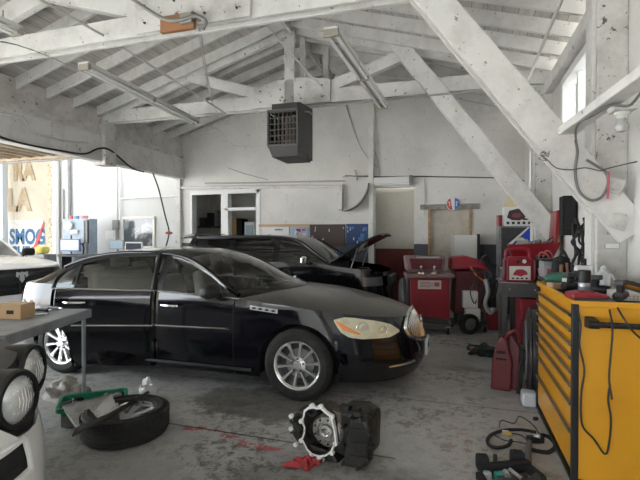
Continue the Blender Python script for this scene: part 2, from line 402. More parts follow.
# right wall with clerestory window and the narrow window near the corner
wy0, wy1, wz0, wz1 = 5.65, 7.0, 2.93, 3.76
ny0, ny1, nz0, nz1 = 9.15, 9.85, 2.0, 3.35
mb = MB()
def rs(y0, y1, z0, z1): mb.bb(XR, XR + .2, y0, y1, z0, z1)
rs(YF, wy0, 0, ZC + .1); rs(wy0, wy1, 0, wz0); rs(wy0, wy1, wz1, ZC + .1); rs(wy1, ny0, 0, ZC + .1); rs(ny0, ny1, 0, nz0); rs(ny0, ny1, nz1, ZC + .1); rs(ny1, YB, 0, ZC + .1)
mb.build('wall_right', wall_right_m, kind='structure')
fm = MATS.get('x') or mat('window_frame_paint', (.74, .73, .69), .6)
for i, (y0, y1, z0, z1, n) in enumerate(((wy0, wy1, wz0, wz1, 2), (ny0, ny1, nz0, nz1, 1))):
    mb = MB(); t = .05
    mb.bb(XR - .03, XR + .14, y0 - .05, y0 + t, z0 - .05, z1 + .05); mb.bb(XR - .03, XR + .14, y1 - t, y1 + .05, z0 - .05, z1 + .05)
    mb.bb(XR - .05, XR + .14, y0, y1, z0 - .06, z0 + t); mb.bb(XR - .03, XR + .14, y0, y1, z1 - t, z1 + .06)
    if n == 2: mb.bb(XR + .04, XR + .12, (y0 + y1) / 2 + .1, (y0 + y1) / 2 + .17, z0, z1)
    wf = mb.build('window_%d' % (i + 2), fm, kind='structure', bevel=.006)
    MB().bb(XR + .09, XR + .10, y0, y1, z0, z1).build('pane', glass_mat('pane_glass', (.93, .95, .97))).parent = wf
    p = [c for c in wf.children][0]; p.matrix_parent_inverse = wf.matrix_basis.inverted()

# left side: deep header over the open bay, its corner post, boards above
mb = MB(); mb.bb(XL - .12, XL + .12, YF, YB, 3.17, 3.72)
mb.build('wall_left', paint, kind='structure', bevel=.01)
mb = MB(); mb.bb(XL - .16, XL + .10, YF, YB, 3.72, 3.84); mb.build('trim_3', paint_rough, kind='structure', bevel=.008)
mb = MB(); mb.bb(XL - .12, XL + .04, YB - .10, YB, 0, 3.17); mb.build('trim_4', paint_rough, kind='structure', bevel=.012)
mb = MB(); mb.bb(XL - .12, XL + .2, 7.62, 7.95, 3.1, 4.05); mb.build('trim_5', paint_rough, kind='structure', bevel=.012)
mb = MB(); mb.bb(XL - .12, XL + .1, YF, YF + .3, 0, 3.17); mb.build('trim_6', paint_rough, kind='structure', bevel=.012)

# roof: boards on two slopes, rafters below them, ridge board
RD = .20
def roofz(x): return ZE + RD + (min(x - XL, XR - x) if x <= XR and x >= XL else min(x - XL, XR - x)) * SL
mb = MB()
for sgn, xe in ((-1, XL - .5), (1, XR + .5)):
    mb.prism([(xe, YF - .3, roofz(xe)), (XM, YF - .3, roofz(XM)), (XM, YF - .3, roofz(XM) + .06), (xe, YF - .3, roofz(xe) + .06)], (0, YB + .6 - YF, 0))
def board_mat():
    m = bpy.data.materials.new('roof_sheathing'); m.use_nodes = True; nt = m.node_tree; b = nt.nodes['Principled BSDF']; b.inputs['Roughness'].default_value = .8
    g, s = pos_nodes(nt); P = g.outputs['Position']
    fr = mth(nt, 'FRACT', mth(nt, 'MULTIPLY', s.outputs['X'], 5.2)); idn = mth(nt, 'FLOOR', mth(nt, 'MULTIPLY', s.outputs['X'], 5.2))
    wn = N(nt, 'ShaderNodeTexWhiteNoise', noise_dimensions='1D'); nt.links.new(idn, wn.inputs['W'])
    mp = N(nt, 'ShaderNodeMapping'); mp.inputs['Scale'].default_value = (6, .8, 6); nt.links.new(P, mp.inputs[0])
    c = mixc(nt, rng(nt, noise_n(nt, mp.outputs[0], 1.5, 8, .75), .40, .68), (.60, .58, .54), (.36, .345, .32))
    c = mixc(nt, mth(nt, 'MULTIPLY', wn.outputs[0], .35), c, (.22, .20, .18))
    c = mixc(nt, rng(nt, fr, .0, .06, .85, 0), c, (.04, .035, .03))
    nt.links.new(c, b.inputs['Base Color']); return m
mb.build('ceiling', board_mat(), kind='structure')
n = 7
y = YF + .3; k = 0
TR = (1.35, 4.57, 7.8)
while y < YB:
    if min(abs(y - t) for t in TR) > .12:
        for xe, s in ((XL - .3, 1), (XR + .12, -1)):
            a = Vector((xe, y, roofz(xe) - RD / 2)); b = Vector((XM + .001 * s, y, roofz(XM) - RD / 2 - .01))
            o = MB().beam(a, b, .048, RD - .012).build('trim_%d' % n, paint, kind='structure'); n += 1
        k += 1
    y += .6
MB().bb(XM - .03, XM + .03, YF, YB, roofz(XM) - .30, roofz(XM) - .02).build('trim_%d' % n, paint_rough, kind='structure'); n += 1
# blocking between rafters above the left header
MB().bb(XL - .02, XL + .03, YF, YB, 3.84, roofz(XL) - .02).build('trim_%d' % n, board, kind='structure'); n += 1

def truss(Y, first=False, far=True):
    global n
    t = bpy.data.objects.new('trim_%d' % n, None); n += 1; COL.objects.link(t); t.location = (XM, Y, ZC); t['kind'] = 'structure'
    o = Vector((XM, Y, ZC)); L = lambda x, y, z: Vector((x, y, z)) - o
    mb = MB()
    for dy in (-.075, .075): mb.beam(L(XL - .05, Y + dy, ZC + .125), L(XR + .05, Y + dy, ZC + .125), .05, .25)
    mb.build('bottom_chord', paint, t, bevel=.006)
    for xe in (XL, XR):
        MB().beam(L(xe, Y, roofz(xe) - .14), L(XM, Y, roofz(XM) - .14), .10, .26).build('top_chord', paint, t, bevel=.006)
    MB().bb(*[q for p in zip(L(XM - .13, Y - .15, ZC + .02), L(XM + .07, Y - .10, roofz(XM) - .25)) for q in p]).build('king_post', paint_rough, t, bevel=.006)
    if Y > 4: MB().bb(*[q for p in zip(L(XM + .10, Y + .05, ZC + .1), L(XM + .2, Y + .12, roofz(XM) - .15)) for q in p]).build('king_post', paint_rough, t, bevel=.006)
    hz = .48 if Y > 6 else .82; hw = .75
    MB().prism([L(XM - hw, Y - .10, ZC + .0), L(XM + hw, Y - .10, ZC), L(XM + hw, Y - .10, ZC + hz * .85), L(XM + .3, Y - .10, ZC + hz), L(XM - .3, Y - .10, ZC + hz), L(XM - hw, Y - .10, ZC + hz * .75)], (0, -.05, 0)).build('gusset', paint_rough, t, bevel=.006)
    for s in (-1, 1):
        xq = XM + s * 2.15
        MB().beam(L(XM + s * .45, Y, ZC + .22), L(xq, Y, roofz(xq) - .22), .14, .20).build('web', paint, t, bevel=.006)
    # bolts on the gusset
    b = MB()
    for i in range(4):
        for j in (.1, .3): c = L(XM - .6 + .4 * i, Y - .16, ZC + j); b.cyl(c, c - Vector((0, .02, 0)), .013, n=8)
    b.build('bolts', dark_grey, t)
    # knee brace from post to top chord: two planks
    ka = L(1.46, Y, 1.62); kb = L(-.98, Y, 4.92)
    if Y > 4: 
        MB().beam(ka + Vector((0, -.12, 0)), kb + Vector((0, -.12, 0)), .055, .27, up=(0, 1, 0)).build('brace', paint, t, bevel=.006) if False else None
        d = (kb - ka).normalized(); nrm = Vector((d.z, 0, -d.x))
        for dy, w2, nm in ((-.15, .28, 'brace'), (.10, .24, 'brace')):
            c = MB(); a_ = ka + Vector((0, dy, 0)); b_ = kb + Vector((0, dy, 0))
            c.beam(a_, b_, .055, w2); c.build(nm, paint, t, bevel=.006)
    return t
for Y in TR: truss(Y)
# wall posts carrying the trusses on the right
for i, Y in enumerate(TR):
    mb = MB(); mb.bb(XR - .24, XR, Y - .03, Y + .24, 0, ZC + .0); o = mb.build('trim_%d' % n, paint_rough, kind='structure', bevel=.01); n += 1
    mb = MB(); mb.bb(XR - .27, XR - .24, Y + .02, Y + .24, 0, ZC); mb.build('trim_%d' % n, paint, kind='structure', bevel=.004); n += 1
mb = MB(); mb.bb(XR - .12, XR, YF, YB, 3.84, 4.02); mb.build('trim_%d' % n, paint, kind='structure', bevel=.008); n += 1
mb = MB(); mb.bb(XM + .3, XM + .42, 8.7, 8.8, ZC + .6, roofz(XM) - .2); mb.build('trim_%d' % n, paint, kind='structure', bevel=.006); n += 1
mb = MB(); mb.beam((XM + .4, 8.75, 5.1), (XM + 1.0, 8.75, 4.55), .05, .12); mb.build('trim_%d' % n, paint, kind='structure'); n += 1

# ---------------------------------------------------------------- the bright bay to the left
xb0 = A(52)
MB().bb(xb0, XL - .12, YB + .02, YB + .22, 0, 5.2).build('wall_bay', wall_bay_m, kind='structure')
MB().bb(-22, xb0 - .3, 12.0, 12.2, 0, 5.4).build('wall_sign', wall_smog, kind='structure')
mb = MB(); mb.bb(A(48, 10.9), A(57, 10.9), 10.9, 11.1, 0, 5); mb.build('trim_%d' % n, mat('stippled_column', (.50, .44, .32), .9, col2=(.28, .24, .17), scale=14, lo=.45, hi=.6, bump=.6, bscale=20), kind='structure'); n += 1
mb = MB(); mb.bb(A(57.5, 10.6), A(61, 10.6), 10.52, 10.6, 0, 5); mb.build('trim_%d' % n, mat('grey_post', (.34, .34, .33), .7), kind='structure', bevel=.01); n += 1
mb = MB(); mb.bb(A(2, 11.7), A(5.5, 11.7), 11.6, 11.8, 0, 5); mb.build('trim_%d' % n, mat('blue_grey_post', (.40, .43, .47), .7), kind='structure', bevel=.01); n += 1
# window in the bay wall
x0, x1, z0, z1 = A(124), A(153), Zp(138, 246), Zp(138, 219)
mb = MB(); yq = YB - .03
for b in ((x0 - .07, x0, z0, z1), (x1, x1 + .07, z0, z1), (x0 - .07, x1 + .07, z1, z1 + .07), (x0 - .07, x1 + .07, z0 - .07, z0)): mb.bb(b[0], b[1], yq, YB + .02, b[2], b[3])
wf = mb.build('window_4', fm, kind='structure', bevel=.006)
pn = MB().bb(x0, x1, YB - .005, YB + .012, z0, z1).build('pane', mat('dark_glass_pane', (.10, .11, .12), .08, coat=.5, col2=(.30, .31, .32), scale=2.2, lo=.5, hi=.55)); pn.parent = wf; pn.matrix_parent_inverse = wf.matrix_basis.inverted()
# sectional overhead door of the bay, open under the eave
mb = MB()
for i in range(5):
    xx = XL - .25 - i * .62
    mb.bb(xx - .58, xx, 3.2, 7.42, 3.34, 3.37)
dd = mb.build('door_2', mat('door_panel_underside', (.50, .44, .36), .7, col2=(.36, .30, .22), scale=3), kind='structure')
inv = dd.matrix_basis.inverted(); inv = Matrix.Translation(-dd.location)
mb = MB()
for i in range(5):
    xx = XL - .25 - i * .62
    for f in (0.0, .29, .58): mb.bb(xx - f - .03, xx - f, 3.2, 7.42, 3.28, 3.34)
for yy in (3.3, 5.3, 7.36): mb.bb(XL - 3.2, XL - .25, yy - .03, yy + .03, 3.24, 3.30)
o = mb.build('door_rail', mat('rail_wood', (.40, .30, .20), .7, col2=(.52, .46, .38), scale=2)); o.parent = dd; o.matrix_parent_inverse = inv
mb = MB()
for yy in (4.6, 7.47): mb.bb(XL - 3.3, XL - .15, yy - .03, yy + .03, 3.22, 3.27)
o = mb.build('door_track', steel); o.parent = dd; o.matrix_parent_inverse = inv

# unseen light blockers: bay canopy, front wall with wide doorway, block across the yard
MB().bb(-24, XL - .2, .8, 16, 5.3, 5.45).build('trim_%d' % n, paint_rough, kind='structure'); n += 1  # unseen canopy, added to darken the bay
mb = MB(); mb.bb(XL - .12, -5.9, YF - .2, YF, 0, 4.3); mb.bb(.6, XR + .2, YF - .2, YF, 0, 4.3); mb.bb(XL, XR, YF - .2, YF, 3.3, 4.3); mb.prism([(XL, YF - .2, 4.3), (XR, YF - .2, 4.3), (XM, YF - .2, 5.6)], (0, .2, 0))
mb.build('wall_front', wall_plain, kind='structure')  # unseen wall, partly closing the opening to cut sky reflections
MB().bb(-24, 8, -26, -25.5, 0, 9).build('wall_light_block', mat('light_block_paint', (.30, .28, .25), .9), kind='structure')  # unseen block, added and made tall to hide the bright horizon

# painted lettering on the far wall
def wtext(body, px, py, Y, h, m, sx=1.0, name='lettering', bold=.012, rz=0, parent=None):
    p = at(px, py, Y=Y); M = Matrix.Translation(p) @ Matrix.Rotation(R(90), 4, 'X') @ Matrix.Diagonal((sx, 1, 1, 1))
    return text(body, m, name, parent, h, M, bold=bold)
sign = MB().bb(-22, -21.99, 11.98, 11.99, 0, .01)
so = empty('painted_sign', 'faded hand-painted SMOG CHECK lettering on the yellowed wall at far left', 'sign', (-14.5, 11.98, 1.3))
pinv = Matrix.Translation((14.5, -11.98, -1.3))
def under(o, p):
    o.parent = p; o.matrix_parent_inverse = Matrix.Translation(-p.location) if p.rotation_euler.z == 0 else (Matrix.Translation(p.location) @ Matrix.Rotation(p.rotation_euler.z, 4, 'Z')).inverted(); return o
sb = MB().bb(A(9, 12), A(44, 12), 11.985, 12.0, at(25, 263, Y=12).z, at(25, 220, Y=12).z); sb = under(sb.build('white_panel', mat('sign_white', (.50, .49, .46), .7, col2=(.40, .39, .35), scale=5)), so)
bm_ = mat('sign_blue', (.01, .07, .17), .7, col2=(.02, .10, .2), scale=9)
under(wtext('SMOG', 27, 237.5, 11.98, .74, bm_, .80, 'lettering_smog', .028), so)
under(wtext('CHECK', 27, 254.5, 11.98, .70, bm_, .68, 'lettering_check', .028), so)
a = at(33, 251, Y=11.96); b = at(43.5, 222, Y=11.96)
under(MB().prism([a + Vector((-.05, 0, 0)), a + Vector((.12, 0, 0)), b + Vector((.05, 0, 0)), b], (0, -.01, 0)).build('red_slash', mat('sign_red', (.55, .05, .04), .7)), so)
tan = mat('flaked_tan_lettering', (.27, .20, .12), .8, col2=(.34, .28, .20), scale=3)
under(wtext('LA', 19, 201, 11.98, 1.05, tan, .85, 'faded_lettering', .06), so)
under(wtext('RA', 24, 172, 11.98, .9, tan, .85, 'faded_lettering', .05), so)

# ---------------------------------------------------------------- vehicles
class Car:
    """body surface: plan outline (rounded ends) x height, with inset tables; local x forward, front axle at x=0, -y is its right side"""
    def __init__(s, **k):
        s.W = .935; s.xf = 0.0; s.Lf = 1.13; s.nf = 2.0; s.xr = -3.2; s.Lr = .87; s.nr = 2.8; s.wb = 2.936; s.ra = .40; s.rz = .351; s.sill = .20
        s.__dict__.update(k)
    def plan(s, x):                           # half width and outward normal
        if x > s.xf:
            q = min(1, (x - s.xf) / s.Lf); return s.W * (1 - q ** s.nf) ** .5 if s.nf == 2 else s.W * (1 - q ** s.nf) ** (1 / s.nf)
        if x < s.xr:
            q = min(1, (s.xr - x) / s.Lr); return s.W * (1 - q ** s.nr) ** (1 / s.nr)
        c = (x - (s.xf + s.xr) / 2) / ((s.xf - s.xr) / 2)
        return s.W * (1 - .012 * c * c) if False else s.W
    def pts(s, extra=()):
        xs = []
        for i in range(0, 15):
            th = math.pi / 2 * i / 14; xs.append((s.xf + s.Lf * math.cos(th) ** (2 / s.nf), s.W * math.sin(th) ** (2 / s.nf)))
        st = set()
        x = s.xf - .06
        while x > s.xr + .03: st.add(round(x, 3)); x -= .09
        for ax in (0, -s.wb):
            for i in range(0, 17):
                q = ax + s.ra * math.cos(math.pi * i / 16)
                st.add(round(q, 4))
        for q in extra: st.add(q)
        st = sorted([q for q in st if s.xr + .005 < q], reverse=True)
        out = []
        for q in st:
            if q < s.xf - .001: out.append((q, s.W))
            else: out.append((q, s.plan(q)))
        arc = [p for p in xs if all(abs(p[0] - q) > .012 for q, _ in out)]
        out = sorted(out + arc, key=lambda p: -p[0])
        for i in range(0, 13):
            th = math.pi / 2 * i / 12; out.append((s.xr - s.Lr * math.sin(th) ** (2 / s.nr), s.W * math.cos(th) ** (2 / s.nr)))
        return out
    def inset(s, x, z):
        v = interp(s.side, z)
        if x > s.xf:
            q = min(1, (x - s.xf) / s.Lf); v = v * (1 - q) + interp(s.front, z) * q
        if x < s.xr:
            q = min(1, (s.xr - x) / s.Lr); v = v * (1 - q) + interp(s.rear, z) * q
        return v
    def S(s, x, y, z, off=0.0, sgn=-1):       # point of plan (x,|y|) at height z, right side for sgn=-1
        e = s.inset(x, z) - off
        # outward normal of the plan curve
        if x > s.xf: n = Vector((max(1e-4, (x - s.xf) / s.Lf) ** (s.nf - 1) / s.Lf, max(1e-4, abs(y) / s.W) ** (s.nf - 1) / s.W, 0)).normalized()
        elif x < s.xr: n = Vector((-max(1e-4, (s.xr - x) / s.Lr) ** (s.nr - 1) / s.Lr, max(1e-4, abs(y) / s.W) ** (s.nr - 1) / s.W, 0)).normalized()
        else: n = Vector((0, 1, 0))
        px = x - n.x * e; py = abs(y) - n.y * e
        return Vector((px, sgn * max(py, 0), z))
    def P(s, x, z, off=0.0, sgn=-1): return s.S(x, s.plan(x), z, off, sgn)
    def ztop(s, x): return interp(s.top, x)
    def zlow(s, x):
        zl = interp(s.low, x)
        for ax in (0, -s.wb):
            d = abs(x - ax)
            if d < s.ra: zl = max(zl, s.rz + math.sqrt(max(0, s.ra ** 2 - d * d)))
        return zl
    def ring(s, x0, x1, sgn, off=0, rows=9, zt=None, T=None, extra=()):
        """side skin between stations x1..x0 (x0 < x1)"""
        cols = [p for p in s.pts(extra) if x0 - 1e-6 <= p[0] <= x1 + 1e-6]
        g = []
        for j in range(rows + 1):
            r = []
            for (x, y) in cols:
                a = s.zlow(x); b = (zt(x) if zt else s.ztop(x)); z = a + (b - a) * j / rows
                r.append(s.S(x, y, z, off, sgn))
            g.append(r)
        return MB(T).grid(g)
    def cap(s, x0, x1, T=None, M=14, dz=0):
        cols = [p for p in s.pts() if x0 - 1e-6 <= p[0] <= x1 + 1e-6]; g = []
        for (x, y) in cols:
            z = s.ztop(x); e = s.S(x, y, z); r = []
            for i in range(M + 1):
                t = -1 + 2 * i / M
                q = abs(t)
                r.append(Vector((e.x, e.y * -t if False else e.y * t * -1 * -1, z + dz + interp(s.crown, x) * (1 - q ** 2.4))))
            g.append(r)
        return MB(T).grid(g)
    def patch(s, poly, off, sgn=-1, T=None, nx=10, nz=6, front=False):
        """surface patch over [x0,x1] with z limits zb(x), zt(x)"""
        x0, x1, zb, zt = poly; g = []
        for i in range(nx + 1):
            x = x0 + (x1 - x0) * i / nx; g.append([s.P(x, zb(x) + (zt(x) - zb(x)) * j / nz, off, sgn) for j in range(nz + 1)])
        return MB(T).grid(g)
    def greenhouse_pts(s, n=5): return catmull([Vector(p) for p in s.rail], n)

def wheel(parent, c, side, r, rr, wd, m_rim, spokes=10, cap_=chrome, lugs=5, steer=0):
    """tyre > rim > spokes; side = -1: faces -y"""
    c = Vector(c); ax = Vector((math.sin(steer) * side * -1, side * math.cos(steer), 0)) if steer else Vector((0, side, 0))
    h = wd / 2
    prof = [(rr - .005, -h + .02), (rr + .02, -h), (r - .05, -h - .002), (r - .015, -h + .018), (r, -h + .04), (r, h - .04), (r - .015, h - .018), (r - .05, h + .002), (rr + .02, h), (rr - .005, h - .02)]
    t = MB().lathe(prof, c, ax, 48)
    for a in (-.6, -.2, .2, .6): t.lathe([(r + .002, a * h - .004), (r - .004, a * h), (r + .002, a * h + .004)], c, ax, 48)
    tire = t.build('wheel', rubber, parent, smooth=30)
    q = ax.to_track_quat('Z', 'Y')
    m = MB(); m.lathe([(rr - .012, -h + .03), (rr - .02, h - .05), (rr - .02, h - .03), (rr - .004, h - .012), (rr + .004, h - .010), (rr + .004, h - .03)], c, ax, 48)
    m.build('rim', m_rim, tire, smooth=30)
    m = MB(); m.lathe([(0, h - .13), (rr - .02, h - .13)], c, ax, 32).build('brake_backing', dark_grey, tire)
    m = MB(); m.lathe([(0, h - .10), (rr * .62, h - .10), (rr * .62, h - .115)], c, ax, 32).build('brake_disc', mid_grey, tire, smooth=30)
    m = MB()
    for i in range(spokes):
        a = 2 * math.pi * i / spokes + .15
        d = Vector((math.cos(a), math.sin(a), 0)); e = Vector((-math.sin(a), math.cos(a), 0)); z = Vector((0, 0, 1))
        p = []
        for rad, w_, hh in ((.05, .015, h - .035), (rr * .5, .016, h - .03), (rr * .8, .020, h - .024), (rr - .014, .027, h - .022)):
            p.append([c + q @ (d * rad - e * w_ + z * (hh - .02)), c + q @ (d * rad - e * w_ * .55 + z * hh), c + q @ (d * rad + e * w_ * .55 + z * hh), c + q @ (d * rad + e * w_ + z * (hh - .02))])
        m.grid(p)
    m.lathe([(.085, h - .05), (.08, h - .036), (.04, h - .03), (.035, h - .018), (0, h - .016)], c, ax, 24)
    m.build('spokes', m_rim, tire, smooth=40)
    m = MB()
    for i in range(lugs):
        a = 2 * math.pi * i / lugs + .3; p = Vector((math.cos(a) * .062, math.sin(a) * .062, h - .036)); m.cyl(c + q @ p, c + q @ (p + Vector((0, 0, .014))), .011, n=6)
    m.build('lug_nuts', dark_grey, tire)
    return tire

def roof_shell(car, parent, i_ws, i_bl, mats, n_sub=5):
    """windscreen, roof and rear glass lofted across between the two rails"""
    rail = catmull([Vector(p) for p in car.rail], n_sub)
    def row(p, i):
        f = i / (len(rail) - 1); out = []
        for k in range(15):
            t = -1 + 2 * k / 14; x, z, y = p
            out.append(Vector((x + interp(car.bulge, x) * (1 - t * t), t * y, z + interp(car.rcrown, x) * (1 - abs(t) ** 2.2))))
        return out
    rows = [row(p, i) for i, p in enumerate(rail)]
    a = i_ws * n_sub; b = i_bl * n_sub
    MB().grid(rows[:a + 1]).build('windscreen', mats[0], parent, smooth=60)
    MB().grid(rows[a:b + 1]).build('roof', mats[1], parent, smooth=60)
    MB().grid(rows[b:]).build('rear_glass', mats[2], parent, smooth=60)
    return rail, rows
def railat(rail, x):
    for p, q in zip(rail, rail[1:]):
        if p.x >= x >= q.x:
            t = (p.x - x) / (p.x - q.x + 1e-9); return p.y + (q.y - p.y) * t, p.z + (q.z - p.z) * t
    e = rail[0] if x > rail[0].x else rail[-1]; return e.y, e.z
def side_pt(car, rail, x, f, sgn=-1, off=0.0, zt=None):
    """point on side glass plane: f=0 belt, f=1 rail"""
    zr, yr = railat(rail, x); zb = car.ztop(x); yb = abs(car.P(x, zb).y) - .012
    z = zb + ((zt if zt is not None else zr) - zb) * f
    k = (z - zb) / max(zr - zb, .02)
    k = max(0, min(1.0, k))
    y = yb + (yr - yb) * (k ** 1.25)
    return Vector((x, sgn * (y + off), z))
def side_panel(car, rail, x0, x1, m, name, parent, sgn=-1, off=-.004, f0=0, f1=1, topf=None, T=None, n=12):
    g = []
    for i in range(n + 1):
        x = x1 + (x0 - x1) * i / n
        g.append([side_pt(car, rail, x, f0 + (f1 - f0) * j / 6, sgn, off, topf(x) if topf else None) for j in range(7)])
    return MB(T).grid(g).build(name, m, parent, smooth=50)

# ================================================================ black sedan
sedan = empty('sedan', 'large black four-door sedan with chrome spoke wheels and its rear door ajar', 'car', (-1.45, 4.935, 0), R(-.6))
C1 = Car(W=.935, xf=0.0, Lf=1.13, nf=2.0, xr=-3.25, Lr=.85, nr=2.2)
C1.side = [(.15, .05), (.25, .025), (.34, .012), (.55, .0), (.70, .004), (.80, .010), (.90, .020), (1.0, .045), (1.1, .09)]
C1.front = [(.15, .10), (.22, .04), (.30, .0), (.45, .0), (.52, .025), (.62, .04), (.72, .075), (.80, .14), (.9, .22), (1.1, .5)]
C1.rear = [(.15, .12), (.25, .05), (.4, .0), (.6, .02), (.9, .06), (1.0, .09), (1.1, .12)]
C1.top = [(-4.2, .95), (-4.0, 1.0), (-3.5, 1.035), (-2.8, 1.035), (-1.63, 1.012), (-.95, .985), (-.5, .955), (-.1, .92), (.38, .86), (.7, .815), (.95, .785), (1.13, .76)]
C1.low = [(-4.2, .30), (-3.9, .26), (-3.4, .22), (-2.4, .20), (-.5, .20), (.45, .20), (.9, .17), (1.13, .19)]
C1.crown = [(-4.2, .02), (-3.9, .05), (-3.4, .05), (-.9, .06), (-.5, .085), (.2, .085), (.7, .075), (1.0, .04), (1.13, .0)]
C1.rail = [(-.60, .968, .86), (-.83, 1.075, .80), (-1.10, 1.235, .725), (-1.38, 1.350, .665), (-1.64, 1.395, .64), (-2.15, 1.405, .63), (-2.65, 1.36, .64), (-3.05, 1.245, .68), (-3.45, 1.055, .78)]
C1.rail = [(x, z, y) for x, z, y in C1.rail]
C1.bulge = [(-3.45, -.22), (-2.9, -.08), (-2.4, 0), (-1.5, .05), (-1.3, .14), (-.6, .34)]
C1.rcrown = [(-3.45, .02), (-2.65, .05), (-1.6, .062), (-1.1, .055), (-.6, .06)]
HX, DX1 = -1.63, -2.76
C1pts = (HX, DX1, -.68, -1.0)
_op = C1.pts
C1.pts = lambda extra=(): _op(C1pts)
# left side complete, right side with the rear doorway left open
for sgn, spans in ((1, ((-4.2, 1.2),)), (-1, ((-4.2, DX1), (HX, -.68), (-.68, 1.2)))):
    for (a, b) in spans:
        nm = 'front_door' if (a, b) == (HX, -.68) else 'body_side'
        q = (.004 if nm == 'front_door' else 0)
        C1.ring(a + q, b - q, sgn).build(nm, black_paint, sedan, smooth=60)
C1.cap(-.72, 1.2).build('bonnet', dusty_paint, sedan, smooth=60)
C1.cap(-4.2, -3.32).build('boot_lid', black_paint, sedan, smooth=60)
rail, rrows = roof_shell(C1, sedan, 3, 6, (windscreen, black_paint, windscreen))
# underbody, sills, inner wheel wells, dark cabin floor
mb = MB(); mb.bb(-3.7, .5, -.62, .62, .22, .42); mb.bb(-2.5, -.45, -.86, .86, .20, .34); mb.build('underbody', matte_black, sedan)
mb = MB()
for ax in (0, -C1.wb):
    for sg in (-1, 1):
        rows = []
        for i in range(13):
            a = math.pi * i / 12; x = ax + (C1.ra + .005) * math.cos(a); z = C1.rz + (C1.ra + .005) * math.sin(a)
            rows.append([Vector((x, sg * (.925), z)), Vector((x, sg * .60, z))])
        mb.grid(rows)
        mb.add([(ax - .45, sg * .6, .2), (ax + .45, sg * .6, .2), (ax + .45, sg * .6, .8), (ax - .45, sg * .6, .8)], [(0, 1, 2, 3)])
mb.build('wheel_wells', matte_black, sedan)
mb = MB(); mb.bb(-3.3, -.6, -.80, .80, .34, .38); mb.bb(-.95, -.65, -.80, .80, .38, .93); mb.bb(-3.35, -3.05, -.82, .82, .38, .99)
mb.build('cabin_shell', mat('cabin_dark_trim', (.07, .065, .06), .8), sedan)
mb = MB(); mb.bb(-.98, -.42, -.83, .83, .90, .965); mb.build('dashboard', mat('dash_tan', (.16, .14, .11), .7), sedan, bevel=.03)
MB().lathe([(.17, -.012), (.19, 0), (.17, .012), (.155, 0), (.17, -.012)], (-1.12, .40, .93), (-.9, 0, .45), 24).build('steering_wheel', black_plastic, sedan, smooth=True)
# seats
def seat(x, y, wd, par, m, z0=.42):
    mb = MB(); mb.box((x + .25, y, z0 + .12), (.52, wd, .20)); mb.box((x - .06, y, z0 + .42), (.17, wd, .62), Matrix.Rotation(R(-14), 3, 'Y').to_euler(), .82)
    s_ = mb.build('seat', m, par, smooth=60, bevel=.05)
    h = MB(); h.box((x - .16, y, z0 + .85), (.12, min(wd, .30), .20), Matrix.Rotation(R(-8), 3, 'Y').to_euler(), .85); h.build('headrest', m, s_, bevel=.04, smooth=60)
seat(-1.72, -.40, .54, sedan, cream); seat(-1.72, .40, .54, sedan, cream)
seat(-2.75, 0, 1.30, sedan, cream, .44)
for y in (-.42, .42): MB().box((-2.93, y, 1.16), (.10, .28, .16)).build('headrest', cream, sedan, bevel=.04)
# side glazing, pillars and bright trim
for sgn in (-1, 1):
    side_panel(C1, rail, -1.60, -.66, glass_car, 'door_glass', sedan, sgn)
    side_panel(C1, rail, -3.42, -2.83, black_paint, 'rear_pillar', sedan, sgn, off=0.0)
    side_panel(C1, rail, -1.66, -1.57, black_plastic, 'centre_pillar', sedan, sgn, off=.004)
    if sgn == 1: side_panel(C1, rail, -2.83, -1.66, glass_car, 'rear_door_glass', sedan, sgn)
    mb = MB(); mb.tube([side_pt(C1, rail, x, 1.0, sgn, .004) for x in (-.66, -.83, -1.0, -1.2, -1.4, -1.64, -1.9, -2.2, -2.5, -2.8, -3.1)], .024, 8)
    mb.build('roof_rail', black_paint, sedan, smooth=60)
    mb = MB(); mb.tube([side_pt(C1, rail, x, .93, sgn, .012) for x in (-.70, -.85, -1.0, -1.15, -1.3, -1.45, -1.58)], .008, 6)
    mb.tube([C1.P(x, C1.ztop(x) - .004, .006, sgn) for x in (-.62, -.9, -1.2, -1.6)], .010, 6)
    mb.build('window_trim', chrome, sedan, smooth=True)
    mb = MB(); mb.tube([C1.P(x, .645 + .02 * (x + 1.6), .006, sgn) for x in (-.72, -1.0, -1.3, -1.61)], .008, 6); mb.build('side_moulding', chrome, sedan, smooth=True)
    mb = MB(); mb.tube([C1.P(x, .265, .012, sgn) for x in (-.48, -1.2, -2.0, -2.45)], .018, 8); mb.build('sill_strip', black_plastic, sedan, smooth=True)
    # door handle
    mb = MB(); mb.tube([C1.P(-1.34, .865, .006, sgn), C1.P(-1.38, .865, .035, sgn), C1.P(-1.50, .867, .037, sgn), C1.P(-1.55, .867, .006, sgn)], .013, 8); mb.build('door_handle', chrome, sedan, smooth=True)
    # mirror
    mb = MB(); c = C1.P(-.90, 1.045, .13, sgn); mb.box(c, (.15, .22, .145), Matrix.Rotation(R(sgn * 8), 3, 'Z').to_euler(), .9)
    mr_ = mb.build('side_mirror', black_plastic, sedan, bevel=.05, smooth=60)
    MB().beam(C1.P(-.88, .985, -.02, sgn), C1.P(-.88, 1.01, .08, sgn), .10, .05).build('mirror_arm', black_plastic, mr_, bevel=.015)
    # shut line of the front door
    mb = MB(); mb.tube([C1.P(-.678, z, -.001, sgn) for z in (.3, .5, .7, .9, .97)], .004, 4); mb.build('door_seam', matte_black, sedan)
